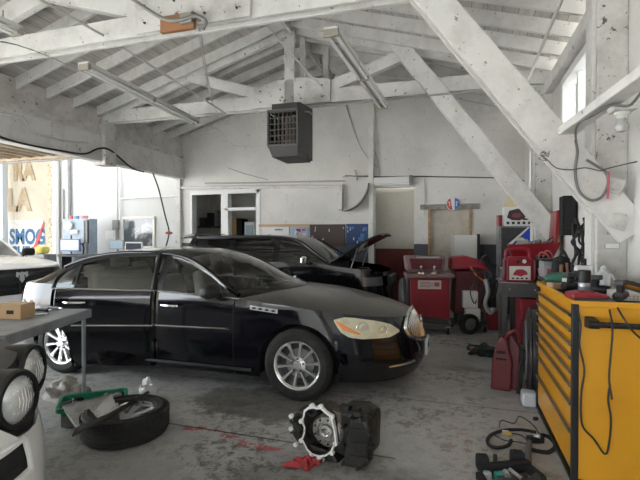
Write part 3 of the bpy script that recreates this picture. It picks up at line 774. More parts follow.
# four oval portholes on a bright strip
for sgn in (-1, 1):
    mb = C1.patch((-.50, -.20, lambda x: .855 + (-.35 - x) * .09, lambda x: .895 + (-.35 - x) * .09), .004, sgn, nx=8, nz=2); ps = mb.build('fender_vent', mat('vent_trim', (.42, .42, .42), .3, .9), sedan, smooth=True)
    mb = MB()
    for i in range(4):
        x = -.455 + i * .07; c = C1.P(x, .875 + (-.35 - x) * .09, .006, sgn); rows = [c + Vector((.022 * math.cos(t), 0, .011 * math.sin(t))) for t in [2 * math.pi * k / 12 for k in range(12)]]
        mb.prism(rows, (0, sgn * .004, 0))
    mb.build('vent_holes', matte_black, ps)
# headlights
def headlight(sgn):
    zb = lambda x: interp([(.36, .785), (.42, .685), (.50, .635), (.62, .615), (.86, .612), (.95, .65)], x)
    zt = lambda x: interp([(.36, .80), (.45, .820), (.55, .812), (.75, .775), (.88, .735), (.95, .67)], x)
    mb = C1.patch((.36, .95, zb, zt), .010, sgn, nx=18, nz=6)
    h = mb.build('headlight', mat('headlight_lens', (.62, .58, .42), .12, coat=1, col2=(.50, .47, .35), scale=10, lo=.45, hi=.6), sedan, smooth=60)
    za = lambda x: interp([(.375, .785), (.44, .705), (.60, .655)], x); zc = lambda x: interp([(.375, .79), (.42, .775), (.60, .668)], x)
    C1.patch((.375, .60, za, zc), .014, sgn, nx=10, nz=3).build('turn_signal', mat('amber_lens', (.75, .20, .02), .15, coat=1), h, smooth=60)
    for x, z, r in ((.62, .715, .062), (.80, .680, .052)):
        mb = MB()
        c = C1.P(x, z, .014, sgn); n_ = (C1.P(x, z, .05, sgn) - C1.P(x, z, 0, sgn)).normalized()
        mb.lathe([(r, 0), (r - .004, .006), (r - .010, .0), (r * .45, .003), (r * .4, .01), (0, .011)], c - n_ * .002, n_, 24)
        mb.build('lamp_bowl', mat('lamp_reflector', (.80, .77, .62), .25, .5), h, smooth=40)
for sgn in (-1, 1): headlight(sgn)
# oval waterfall grille with bright surround, badge, plate, lower intake
def gz(t): return .665 + .155 * math.sin(t)
def gy(t): return .43 * math.cos(t)
def front_pt(y, z, off):
    y2 = min(abs(y), .93); x = C1.xf + C1.Lf * math.sqrt(max(0, 1 - (y2 / C1.W) ** 2)); p = C1.S(x, y2, z, off, 1); p.y = math.copysign(p.y, y) if abs(y) > 1e-6 else 0
    return p
NG = 40
ring_o = [front_pt(gy(2 * math.pi * i / NG) * 1.0, gz(2 * math.pi * i / NG), .018) for i in range(NG)]
mb = MB(); rows = []
for k in (0, .25, .5, .75, 1.0): rows.append([front_pt(gy(2 * math.pi * i / NG) * .97 * k, .665 + .15 * math.sin(2 * math.pi * i / NG) * k, .006 + .004 * (1 - k)) for i in range(NG)])
mb.grid(rows, True); gr = mb.build('grille', mat('grille_back', (.10, .10, .10), .4, .5), sedan, smooth=60)
MB().tube(ring_o, .022, 8, closed=True, sm=False).build('grille_surround', chrome, gr, smooth=True)
mb = MB()
for i in range(-10, 11):
    y = i * .038; hz = .145 * math.sqrt(max(0, 1 - (y / .42) ** 2))
    mb.tube([front_pt(y, .665 - hz, .012), front_pt(y, .665, .022), front_pt(y, .665 + hz, .012)], .0065, 5, sm=False)
mb.build('grille_bars', satin, gr, smooth=True)
MB().lathe([(.055, 0), (.052, .012), (.04, .008), (.035, .012), (0, .012)], front_pt(0, .70, .03), (1, 0, .2), 24).build('badge', chrome, gr, smooth=30)
pl = MB(); pl.box(front_pt(0, .43, .03), (.02, .31, .16)); pp = pl.build('number_plate', mat('plate_white', (.62, .64, .66), .4), sedan, bevel=.006)
mb = MB(); c = front_pt(0, .43, .042)
for i in range(6): mb.box(c + Vector((0, -.10 + i * .04, 0)), (.003, .022, .07))
mb.build('plate_marks', mat('plate_blue', (.04, .07, .2), .5), pp)
for sgn in (-1, 1): MB().tube([front_pt(sgn * y, .335, .012) for y in (.35, .45, .55, .63)], .012, 6).build('bumper_trim', satin, sedan, smooth=True)
# wipers and fuel-side badge
mb = MB()
for y0, y1 in ((-.55, .05), (.1, .7)):
    mb.tube([(-.40 - .25 * (y0 / .86) ** 2, y0, 1.035), (-.46 - .25 * (y1 / .86) ** 2, y1, 1.065)], .008, 5, sm=False)
mb.build('wiper', black_plastic, sedan)
MB().ball(front_pt(-.1, .1, 0) * 0 + Vector((-1.32, 0, 1.30)), .05, 10, (.4, 1.6, .7)).build('rear_view_mirror', black_plastic, sedan, smooth=True)
# tail lamps
for sgn in (-1, 1):
    C1.patch((-4.0, -3.72, lambda x: .80, lambda x: .93), .006, sgn).build('tail_light', mat('tail_lens', (.35, .01, .01), .15, coat=1), sedan, smooth=60)
# wheels
for ax in (0, -C1.wb):
    for sgn in (-1, 1): wheel(sedan, (ax, sgn * (.935 - .115), .351), sgn, .351, .233, .235, wheel_chrome)
# rear right door, hinged on the centre post, swung out
hp = C1.P(HX, .6); ang = R(17)
T = Matrix.Translation(hp) @ Matrix.Rotation(ang, 4, 'Z') @ Matrix.Translation(-hp)
door = C1.ring(DX1 + .003, HX - .004, -1, T=T).build('rear_door', black_paint, sedan, smooth=60, solid=0)
C1.ring(DX1 + .003, HX - .004, -1, off=-.06, T=T).build('door_card', mat('door_card_dark', (.03, .028, .026), .7), door, smooth=60)
mb = MB(T); zs = [.2 + .8 * i / 8 for i in range(9)]
mb.grid([[C1.P(HX - .004, z, 0), C1.P(HX - .004, z, -.06)] for z in zs]); mb.grid([[C1.P(DX1 + .003, z, 0), C1.P(DX1 + .003, z, -.06)] for z in (.74, .85, .95, 1.03)])
mb.grid([[C1.P(x, C1.zlow(x), 0), C1.P(x, C1.zlow(x), -.06)] for x in [HX - .004 + (DX1 - HX + .007) * i / 30 for i in range(31)]])
mb.build('door_edge', black_paint, door)
ftab = [(-2.76, 1.04), (-2.735, 1.14), (-2.68, 1.21), (-2.60, 1.265), (-2.48, 1.315), (-2.3, 1.36), (-2.1, 1.385), (-1.64, 1.395)]
ft = lambda x: interp(ftab, x)
side_panel(C1, rail, -2.745, -1.66, glass_car, 'rear_door_glass', door, -1, topf=ft, T=T, n=20)
mb = MB(T); fr = [side_pt(C1, rail, x, 1.0, -1, .0, z) for x, z in ((-2.755, 1.03), (-2.745, 1.12), (-2.69, 1.20), (-2.60, 1.262), (-2.48, 1.312), (-2.3, 1.357), (-2.1, 1.382), (-1.66, 1.392))]
mb.tube(fr, .022, 8); mb.tube([side_pt(C1, rail, -1.66, f, -1, 0.0) for f in (0, .35, .7, .98)], .030, 8)
mb.tube([side_pt(C1, rail, -2.52, f, -1, 0.0, 1.30) for f in (0, .5, 1)], .014, 6)
mb.build('window_frame', black_plastic, door, smooth=True)
mb = MB(T); mb.tube([C1.P(x, C1.ztop(x) - .004, .006) for x in (-1.635, -2.0, -2.4, -2.75)], .010, 6); mb.tube([p + Vector((0, -.012, -.014)) for p in fr[2:]], .006, 6)
mb.tube([C1.P(x, .640, .006) for x in (-1.64, -2.0, -2.3, -2.52)], .008, 6)
mb.build('door_trim', chrome, door, smooth=True)
mb = MB(T); mb.tube([C1.P(-2.38, .885, .006), C1.P(-2.42, .885, .035), C1.P(-2.56, .887, .037), C1.P(-2.61, .887, .006)], .013, 8); mb.build('door_handle', chrome, door, smooth=True)

# ================================================================ black estate/SUV with its bonnet raised
suv = empty('suv', 'black boxy SUV with tinted windows and raised bonnet, parked behind the sedan', 'car', (-2.02, 8.62, 0), 0)
C2 = Car(W=.87, xf=.30, Lf=.55, nf=2.6, xr=-2.95, Lr=.42, nr=4, wb=2.60, ra=.38, rz=.34)
C2.side = [(.15, .05), (.3, .01), (.6, 0), (.9, .015), (1.1, .04), (1.3, .08)]; C2.front = [(.15, .1), (.3, 0), (.5, 0), (.7, .04), (1.1, .10)]; C2.rear = [(.15, .1), (.3, 0), (.9, .03), (1.1, .05)]
C2.top = [(-3.4, 1.08), (-2, 1.12), (-.35, 1.09), (.0, 1.04), (.5, .99), (.85, .93)]; C2.low = [(-4, .3), (-3, .22), (1, .22)]; C2.crown = [(-4, .02), (1, .04)]
C2.rail = [(-.18, 1.09, .82), (-.45, 1.27, .76), (-.75, 1.46, .70), (-.95, 1.545, .67), (-1.3, 1.575, .66), (-2.4, 1.585, .66), (-3.05, 1.575, .67), (-3.18, 1.45, .72), (-3.33, 1.08, .80)]
C2.bulge = [(-3.3, -.04), (-3.0, -.03), (-2, 0), (-.95, .06), (-.18, .16)]; C2.rcrown = [(-3.3, .0), (-3.0, .04), (-1, .045), (-.18, .02)]
for sgn in (-1, 1): C2.ring(-4, 2, sgn).build('body_side', black_paint, suv, smooth=60)
r2, _ = roof_shell(C2, suv, 3, 6, (windscreen, black_paint, glass_tint))
for sgn in (-1, 1):
    side_panel(C2, r2, -1.22, -.22, glass_tint, 'front_door_glass', suv, sgn); side_panel(C2, r2, -2.15, -1.30, glass_tint, 'rear_door_glass', suv, sgn)
    side_panel(C2, r2, -3.05, -2.25, glass_tint, 'cargo_glass', suv, sgn)
    for a, b in ((-1.32, -1.20), (-2.27, -2.13), (-3.33, -3.03)): side_panel(C2, r2, a, b, black_paint, 'pillar', suv, sgn, off=.002)
    mb = MB(); mb.tube([side_pt(C2, r2, x, 1.0, sgn, .0) for x in (-.22, -.5, -.8, -1.2, -2.0, -3.05)], .03, 8); mb.build('roof_rail', black_paint, suv, smooth=60)
    mb = MB(); mb.box(C2.P(-.62, 1.16, .12, sgn), (.12, .19, .14)); q = mb.build('side_mirror', chrome, suv, bevel=.035)
    MB().beam(C2.P(-.6, 1.10, -.01, sgn), C2.P(-.6, 1.13, .07, sgn), .08, .04).build('mirror_arm', black_plastic, q)
    MB().tube([C2.P(x, 1.0, .012, sgn) for x in (-.95, -1.1)], .012, 6).build('door_handle', black_plastic, suv)
mb = MB(); mb.box((-3.28, 0, 1.60), (.34, 1.26, .05), Matrix.Rotation(R(-10), 3, 'Y').to_euler()); mb.build('roof_spoiler', black_paint, suv, bevel=.015)
mb = MB(); mb.bb(-3.2, .7, -.6, .6, .22, .5); mb.bb(-.3, -.2, -.8, .8, .3, 1.08); mb.bb(-3.1, -.3, -.78, .78, .35, .4); mb.build('underbody', matte_black, suv)
mb = MB(); mb.bb(-.18, .5, -.62, .62, .3, .80); mb.build('engine_bay', matte_black, suv)
en = MB(); en.box((.15, 0, .86), (.5, .5, .14)); en.box((.05, -.42, .90), (.25, .2, .16)); en.box((.2, .42, .88), (.22, .2, .14)); en.build('engine', dark_grey, suv, bevel=.02)
# raised bonnet: curved slab, hinged at the cowl
g = []
for i in range(9):
    u = i / 8; row = []
    for j in range(13):
        t = -1 + 2 * j / 12; row.append(Vector((-.24 + 1.14 * u * math.cos(R(31)) + .05 * math.sin(u * 3.1), t * (.76 - .06 * u), 1.10 + 1.14 * u * math.sin(R(31)) + .07 * math.sin(u * 3.14) - .05 * t * t - .05 * max(0, u - .85) * 5)))
    g.append(row)
bo = MB().grid(g).build('raised_bonnet', black_paint, suv, smooth=60, solid=.03)
for y in (-.55, .55): MB().cyl((.15, y, .98), (.28, y, 1.38), .012, n=8).build('bonnet_strut', steel, bo)
for sgn in (-1, 1):
    C2.patch((.45, .78, lambda x: .70, lambda x: .86), .006, sgn).build('headlight', mat('suv_lamp', (.22, .22, .23), .1, .5, coat=1), suv, smooth=60)
mb = MB(); mb.bb(.80, .88, -.40, .40, .68, .86); mb.build('grille', dark_grey, suv, bevel=.02)
for ax in (0, -2.60):
    for sgn in (-1, 1): wheel(suv, (ax, sgn * .76, .34), sgn, .34, .22, .22, satin, 5)

# ================================================================ white pickup in the far bay, facing the camera
pick = empty('pickup', 'white pickup with black grille and ram emblem, parked in the bright bay at far left', 'truck', (-8.47, 6.27, 0), R(-10))
C3 = Car(W=.98, xf=.35, Lf=.60, nf=3.0, xr=-4.2, Lr=.3, nr=5, wb=3.5, ra=.45, rz=.40)
C3.side = [(.2, .03), (.5, 0), (.9, .01), (1.15, .05)]; C3.front = [(.2, .03), (.5, 0), (.9, .02), (1.0, .05), (1.15, .16)]; C3.rear = [(.2, .0), (1.2, .0)]
C3.top = [(-4.5, 1.15), (-1, 1.15), (-.5, 1.13), (.3, 1.10), (.95, 1.02)]; C3.low = [(-5, .4), (1, .38)]; C3.crown = [(-5, 0), (-.6, .10), (.3, .10), (.8, .05), (.95, .0)]
C3.rail = [(-.55, 1.14, .86), (-.9, 1.36, .80), (-1.25, 1.58, .73), (-1.45, 1.67, .70), (-1.9, 1.70, .70), (-2.7, 1.69, .70), (-2.95, 1.60, .73), (-3.05, 1.15, .84)]
C3.bulge = [(-3, 0), (-1.45, .08), (-.55, .25)]; C3.rcrown = [(-3, .02), (-1, .05), (-.55, .05)]
for sgn in (-1, 1): C3.ring(-5, 2, sgn).build('body_side', white_enamel, pick, smooth=60)
C3.cap(-.7, 2).build('bonnet', white_enamel, pick, smooth=60); C3.cap(-5, -3.05).build('tonneau', black_plastic, pick, smooth=60)
r3, _ = roof_shell(C3, pick, 3, 6, (windscreen, white_enamel, glass_tint))
for sgn in (-1, 1):
    side_panel(C3, r3, -1.8, -.6, glass_tint, 'front_door_glass', pick, sgn); side_panel(C3, r3, -2.8, -1.9, glass_tint, 'rear_door_glass', pick, sgn)
    for a, b in ((-1.92, -1.78), (-3.05, -2.78)): side_panel(C3, r3, a, b, white_enamel, 'pillar', pick, sgn, off=.002)
    mb = MB(); mb.tube([side_pt(C3, r3, x, 1.0, sgn, .0) for x in (-.58, -.9, -1.2, -1.5, -2.0, -2.8)], .03, 8); mb.build('roof_rail', white_enamel, pick, smooth=60)
    mb = MB(); mb.box(C3.P(-.80, 1.25, .20, sgn), (.14, .24, .17)); q = mb.build('side_mirror', black_plastic, pick, bevel=.04)
    MB().beam(C3.P(-.8, 1.14, -.02, sgn), C3.P(-.8, 1.20, .12, sgn), .08, .05).build('mirror_arm', black_plastic, q)
    def f3(y, z, off, s_=1):
        x = C3.xf + C3.Lf * max(0, 1 - (min(abs(y), .975) / C3.W) ** C3.nf) ** (1 / C3.nf); p = C3.S(x, abs(y), z, off, 1); p.y = math.copysign(p.y, y); return p
    MB().grid([[f3(sgn * y, z, .012) for z in (.72, .80, .90)] for y in (.70, .78, .85, .90, .93, .95)]).build('headlight', mat('smoked_lamp', (.12, .12, .12), .1, coat=1), pick, smooth=60)
def f3(y, z, off):
    x = C3.xf + C3.Lf * max(0, 1 - (min(abs(y), .975) / C3.W) ** C3.nf) ** (1 / C3.nf); p = C3.S(x, abs(y), z, off, 1); p.y = math.copysign(p.y, y); return p
gr = MB().grid([[f3(-.86 + 1.72 * i / 24, z, .014) for i in range(25)] for z in (.55, .62, .7, .8, .9, .96, 1.0)]).build('grille', mat('gloss_black_grille', (.008, .008, .009), .3, coat=.4), pick, smooth=60)
mb = MB()
for z in (.66, .76, .86, .94): mb.tube([f3(-.64 + 1.28 * i / 12, z, .022) for i in range(13)], .010, 5, sm=False)
for y in (-.62, -.02, .02, .62): mb.tube([f3(y, z, .024) for z in (.57, .75, .98)], .016, 5, sm=False)
mb.build('grille_bars', black_plastic, gr, smooth=True)
sh = [(-.5, .5), (-.18, .42), (0, .5), (.18, .42), (.5, .5), (.55, .1), (.35, -.05), (.3, .22), (.18, .18), (.22, -.25), (0, -.55), (-.22, -.25), (-.18, .18), (-.3, .22), (-.35, -.05), (-.55, .1)]
c = f3(0.0, .86, .05); MB().prism([c + Vector((0, a * .19, b * .19)) for a, b in sh], (.012, 0, 0)).build('emblem', mat('emblem_silver', (.5, .5, .5), .4, .3), gr)
mb = MB(); mb.grid([[f3(-.95 + 1.9 * i / 24, z, .03) for i in range(25)] for z in (.36, .40, .50, .54)]); mb.build('bumper', white_enamel, pick, smooth=60)
mb = MB(); mb.bb(-4.2, .6, -.65, .65, .35, .6); mb.bb(-3, -.6, -.85, .85, .4, .5); mb.build('underbody', matte_black, pick)
for ax in (0, -3.5):
    for sgn in (-1, 1): wheel(pick, (ax, sgn * .84, .40), sgn, .40, .24, .26, satin, 6)

# ================================================================ white car cropped at the lower left
near = empty('white_car', 'white car with twin round headlamps in a black housing, cropped at lower left corner', 'car', (-2.79, 1.05, 0), 0)
C4 = Car(W=.93, xf=.10, Lf=.98, nf=2.2, xr=-3.0, Lr=.6, nr=3, wb=2.7, ra=.38, rz=.34)
C4.side = [(.15, .05), (.3, .01), (.6, 0), (.85, .03), (1.0, .08)]; C4.front = [(.15, .08), (.3, .0), (.5, .0), (.62, .015), (.72, .04), (.82, .08), (1.0, .14), (1.1, .18)]; C4.rear = [(.15, .1), (.4, 0), (1.1, .06)]
C4.top = [(-3.6, 1.0), (-1, 1.03), (0, 1.02), (.4, 1.02), (.8, 1.0), (1.08, .98)]; C4.low = [(-4, .25), (1, .18)]; C4.crown = [(-4, .02), (-.6, .06), (.5, .05), (1.08, .0)]
def zsplit(x):
    y = C4.plan(x)
    if x < .1: return interp([(-1.0, 1.05), (-.6, .84), (.1, .80)], x)
    return interp([(0, .96), (.30, .95), (.36, .72), (.60, .70), (.80, .74), (.93, .80)], y)
for sgn in (-1, 1):
    C4.ring(-4, 2, sgn, zt=lambda x: min(zsplit(x), C4.ztop(x))).build('bumper_and_fender', white_enamel, near, smooth=60)
    # black lamp surround above the bumper
    cols = [p for p in C4.pts() if p[0] > -1.0 and (p[0] < .1 or p[1] > .30)]
    g = [[C4.S(x, y, min(zsplit(x), C4.ztop(x)) + (C4.ztop(x) - min(zsplit(x), C4.ztop(x))) * j / 6, -.012, sgn) for (x, y) in cols] for j in range(7)]
    MB().grid(g).build('lamp_surround', black_plastic, near, smooth=60)
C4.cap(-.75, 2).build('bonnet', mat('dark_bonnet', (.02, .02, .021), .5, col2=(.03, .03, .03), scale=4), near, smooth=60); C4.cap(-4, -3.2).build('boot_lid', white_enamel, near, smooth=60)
C4.rail = [(-.55, 1.03, .82), (-.9, 1.24, .74), (-1.2, 1.40, .66), (-1.4, 1.46, .63), (-2.0, 1.47, .62), (-2.6, 1.42, .63), (-2.95, 1.25, .68), (-3.3, 1.03, .76)]
C4.bulge = [(-3.3, -.1), (-1.4, .06), (-.55, .3)]; C4.rcrown = [(-3.3, .02), (-1.4, .05), (-.55, .05)]
r4, _ = roof_shell(C4, near, 3, 5, (windscreen, white_enamel, glass_tint))
for sgn in (-1, 1):
    side_panel(C4, r4, -1.65, -.6, glass_tint, 'front_door_glass', near, sgn); side_panel(C4, r4, -2.7, -1.72, glass_tint, 'rear_door_glass', near, sgn); side_panel(C4, r4, -3.3, -2.68, white_enamel, 'rear_pillar', near, sgn, off=.002)
def f4(y, z, off):
    x = C4.xf + C4.Lf * max(0, 1 - (min(abs(y), .925) / C4.W) ** C4.nf) ** (1 / C4.nf); p = C4.S(x, abs(y), z, off, 1); p.y = math.copysign(p.y, y); return p
lens = mat('ribbed_lens', (.40, .41, .41), .12, .35, coat=1, col2=(.68, .68, .66), scale=6, lo=.4, hi=.6)
LAMPS = ((.80, .885, .113), (.475, .870, .105))
for sgn in (1, -1):
    for yy, zz, rr in LAMPS:
        c = f4(sgn * yy, zz, .01); n_ = (f4(sgn * yy, zz, .06) - f4(sgn * yy, zz, 0)).normalized(); n_ = (n_ + Vector((1.7, .15, .08))).normalized()
        h = MB().lathe([(0, .045), (rr * .5, .038), (rr * .85, .018), (rr, 0)], c + n_ * .02, n_, 36).build('headlamp', lens, near, smooth=60)
        MB().lathe([(rr + .028, -.10), (rr + .028, .012), (rr + .018, .028), (rr, .026), (rr - .002, .0)], c + n_ * .01, n_, 36).build('lamp_ring', black_plastic, h, smooth=30)
        q = n_.to_track_quat('Z', 'Y'); mb = MB()
        for k in range(-5, 6):
            t = k / 6 * rr; L_ = math.sqrt(max(0, rr * rr - t * t)) * .96
            mb.tube([c + n_ * .02 + q @ Vector((t, u * L_, .047 * (1 - (t * t + (u * L_) ** 2) / rr ** 2) + .001)) for u in (-1, -.5, 0, .5, 1)], .0022, 4, sm=False)
        mb.build('lens_ribs', mat('lens_rib', (.72, .73, .73), .15, coat=1), h)
g = MB().grid([[f4(-.44 + .88 * i / 16, z, .006) for i in range(17)] for z in (.58, .62, .66, .69)]).build('grille', matte_black, near)
gb = MB(); gb.grid([[f4(-.50 + 1.0 * i / 16, z, .006) for i in range(17)] for z in (.24, .34, .46)]); gb.build('lower_grille', matte_black, near)
mb = MB(); lp = [f4(-.46 + i * .092, .555, .004) for i in range(11)]; mb.tube(lp, .014, 6); mb.tube([f4(-.46 + i * .092, .70, .004) for i in range(11)], .014, 6); mb.tube([f4(.46, z, .004) for z in (.555, .63, .70)], .014, 6); mb.tube([f4(-.46, z, .004) for z in (.555, .63, .70)], .014, 6); mb.build('grille_edge', white_enamel, near, smooth=True)
mb = MB(); mb.bb(-3.3, .7, -.6, .6, .2, .5); mb.bb(-2.3, -.4, -.85, .85, .22, .35); mb.build('underbody', matte_black, near)
for ax in (0, -2.7):
    for sgn in (-1, 1): wheel(near, (ax, sgn * .80, .34), sgn, .34, .22, .22, satin, 7)

# ================================================================ things hung from the roof
def local(root):
    """matrix from world to the thing's own space"""
    return (Matrix.Translation(root.location) @ Matrix.Rotation(root.rotation_euler.z, 4, 'Z')).inverted()
def run(name, label, cat, pts, r, m, n=7, group=None, sm=True):
    return tag(MB().tube(pts, r, n, sm=sm).build(name, m, smooth=True), label, cat, group)

# gas unit heater
hx, hy, hz = -2.80, 7.25, 2.96
h = empty('unit_heater', 'dark grey louvred unit heater hanging below the second roof truss', 'heater', (hx, hy, hz))
hm = mat('heater_dark', (.045, .043, .042), .55)
mb = MB(); W2 = .32
for b in ((-W2, W2, .30, .62, .02, .98), (-W2, -W2 + .03, -.28, .30, .16, .84), (W2 - .03, W2, -.30, .30, .10, .98), (-W2, W2, -.28, .30, .86, .90)): mb.bb(*b)
mb.build('casing', hm, h, bevel=.012)
MB().prism([(-W2 + .05, -.20, .90), (W2, -.20, .90), (W2, .62, .98), (-W2 + .05, .62, .98)], (0, 0, .14)).build('hood', hm, h, bevel=.01)
MB().prism([(-W2 + .01, -.30, .20), (W2, -.30, .20), (W2 - .03, -.24, -.02), (-W2 + .08, -.24, -.02)], (0, .80, 0)).build('burner_pan', hm, h, bevel=.012)
mb = MB()
for i in range(6): mb.box((0, -.27, .28 + i * .115), (.56, .06, .012), Matrix.Rotation(R(25), 3, 'X').to_euler())
for i in range(7): mb.bb(-.27 + i * .09 - .005, -.27 + i * .09 + .005, -.26, -.25, .2, .86)
mb.bb(-.32, -.29, -.31, -.24, .2, .9); mb.bb(.29, .32, -.31, -.24, .2, .9); mb.bb(-.32, .32, -.31, -.24, .86, .9); mb.bb(-.32, .32, -.31, -.24, .19, .22)
mb.build('louvres', mat('louvre_grey', (.11, .105, .10), .5), h)
mb = MB()
for i in range(7): mb.tube([(-.24 + i * .08, -.1, .25), (-.24 + i * .08, -.1, .75), (-.22 + i * .08, -.12, .82)], .022, 8)
mb.build('heat_tubes', mat('tube_tan', (.20, .17, .14), .5, .5), h, smooth=True)
mb = MB()
for x, y in ((-.25, .1), (.25, .1), (.25, .5), (-.25, .5)): mb.cyl((x, y, .95), (x, y, 1.05), .012, n=6)
mb.build('hanger_rods', steel, h)
MB().tube([(.31, .1, .93), (.42, .1, .90), (.45, .2, .88)], .02).build('gas_valve', steel, h, smooth=True)

h.scale = (.87, .87, .87)
# long twin-tube fluorescent fixtures
def fixture(label, x, y0, y1, z, sq=0, x1=None):
    x1 = x if x1 is None else x1; c = Vector(((x + x1) / 2, (y0 + y1) / 2, z))
    f = empty('strip_light', label, 'light', c, 0, 'long strip lights under the trusses')
    a = Vector((x, y0, z)) - c; b = Vector((x1, y1, z)) - c
    MB().beam(a, b, .17, .06).build('housing', mat('fixture_enamel', (.62, .61, .57), .4, col2=(.3, .27, .22), scale=7, lo=.55, hi=.72), f, bevel=.01)
    u = Vector((0, 0, -.055)); s = Vector((.05, 0, 0))
    for q in (-1, 1): MB().cyl(a + u + s * q + Vector((0, .05, 0)), b + u + s * q - Vector((0, .05, 0)), .021, n=10).build('tube', mat('unlit_tube', (.80, .80, .78), .25), f, smooth=True)
    for p in (a, (a + b) / 2, b):
        mb = MB(); mb.box(p + Vector((0, .02 if p is a else (-.02 if p is b else 0), -.04)), (.175, .05, .08))
        mb.build('lamp_holder', mat('aged_metal', (.34, .31, .26), .5, .3), f, bevel=.006)
    mb = MB()
    for p in (a * .85, b * .85): mb.cyl(p, p + Vector((0, 0, .14)), .008, n=6)
    mb.build('hanger', steel, f)
    return f
fixture('unlit twin-tube strip light between the trusses, left of the heater', -4.68, 4.68, 7.65, 3.86, x1=-4.9)
fixture('unlit twin-tube strip light between the trusses, right of the heater', -1.31, 4.68, 7.65, 3.86, x1=-1.2)
fixture('unlit strip light at the top left edge, in front of the nearest truss', -4.84, 1.6, 3.9, 3.98)

# bare bulb on a bracket arm
arm = empty('bracket_arm', 'painted timber arm reaching from the right edge to the big diagonal brace', 'beam', (.99, 3.6, 2.5))
T_ = local(arm)
MB(T_).beam((.93, 4.42, 2.53), (1.08, 2.55, 2.53), .13, .07).build('arm', paint, arm, bevel=.008)
bp = at(621, 97, Z=3.0); bp.z = 2.44
bu = empty('lamp_socket', 'square lamp socket with a dusty bare bulb under the bracket arm', 'lamp', bp)
MB().box((0, 0, .02), (.17, .15, .055)).build('socket_box', paint_rough, bu, bevel=.012); bu.scale = (.85, .85, .72)
MB().lathe([(.055, -.01), (.058, -.03), (.04, -.045), (.03, -.07)], n=20).build('socket', mat('porcelain', (.6, .59, .55), .3), bu, smooth=True)
MB().lathe([(.025, -.06), (.03, -.09), (.048, -.13), (.05, -.155), (.035, -.19), (0, -.2)], n=20).build('bulb', mat('dusty_glass_bulb', (.36, .36, .35), .1, coat=1), bu, smooth=True)

# conduits, rods, cables overhead
rod = mat('painted_rod', (.58, .57, .53), .5)
run('sway_rod', 'thin painted rod slanting from near truss to heater truss at upper left', 'rod', [at(36, -2, Z=4.3), at(118, 45, Y=4.75), at(226, 114, Y=7.65)], .016, rod)
run('pull_wire', 'thin dark wire slanting under the first truss at far upper left', 'wire', [at(-10, 40, Z=4.8), at(52, 58, Z=6.0), at(165, 111, Y=7.6)], .008, wire_grey)
run('conduit_rod', 'pale round conduit slanting down in front of the rafters at upper right', 'rod', [at(563, -5, Z=3.8), at(545, 38, Z=4.7), at(526, 84, Z=6.3)], .017, rod)
run('tie_rod', 'thin rod slanting down past the king post of the second truss', 'rod', [at(268, 28, Y=7.3), at(298, 62, Y=7.45), at(328, 95, Y=7.6)], .014, rod)
run('hanging_wire', 'thin wire with a sag hanging left of the heater', 'wire', [at(160, 118, Y=7.6), at(215, 128, Y=7.7), at(235, 145, Y=7.7), at(262, 146, Y=7.4)], .006, wire_grey)
run('gas_pipe', 'thin pipe running along the underside of the second truss, right of the heater', 'pipe', [at(308, 108, Y=7.6), at(385, 100, Y=7.6), at(470, 92, Y=7.6), at(522, 88, Y=7.6)], .018, wire_grey, sm=False)
run('header_cable', 'black cable drooping along the left timber header', 'cable', [at(-20, 130, X=XL + .14), at(20, 143, X=XL + .14), at(62, 151, X=XL + .15), at(85, 154, X=XL + .16), at(98, 149, X=XL + .24), at(108, 149, X=XL + .24), at(118, 156, X=XL + .16), at(132, 168, X=XL + .15), at(144, 172, X=XL + .15)], .018, wire_black)
run('header_conduit', 'pale conduit running along the left timber header above the black cable', 'pipe', [at(0, 113, X=XL + .15), at(22, 118, X=XL + .15), at(34, 132, X=XL + .15), at(60, 140, X=XL + .15), at(88, 143, X=XL + .15)], .018, rod)
dr_ = empty('cable_drop', 'twin cable dropping from the near truss to the heater truss', 'cable', at(204, 22, Y=4.35))
T_ = local(dr_)
for dx in (0, 1.5): MB(T_).tube([at(199 + dx, 20, Y=4.38), at(201 + dx, 45, Y=4.9), at(207 + dx, 80, Y=5.8), at(212 + dx, 106, Y=7.5)], .009, 6).build('cable', wire_grey, dr_, smooth=True)
run('feed_cable', 'thick grey cable curving across the gusset of the near truss at the top', 'cable', [at(128, -4, Y=4.2), at(147, 10, Y=4.3), at(165, 20, Y=4.32), at(180, 21, Y=4.3), at(196, 17, Y=4.32), at(206, 22, Y=4.34), at(203, 30, Y=4.36)], .022, mat('grey_cable', (.20, .20, .18), .5))
j = empty('junction_board', 'bare orange wood board with a cable clamp on the near truss gusset', 'board', at(180, 22, Y=4.40))
T_ = local(j); a = at(163, 17, Y=4.40); b = at(196, 30, Y=4.40)
MB(T_).bb(a.x, b.x, 4.36, 4.41, b.z, a.z - .03).build('board', orange_wood, j)
MB(T_).bb(at(182, 20, Y=4.35).x, at(194, 20, Y=4.35).x, 4.31, 4.36, at(182, 26, Y=4.35).z, at(182, 16, Y=4.35).z).build('box', mat('dull_metal', (.3, .29, .26), .5, .3), j, bevel=.008)

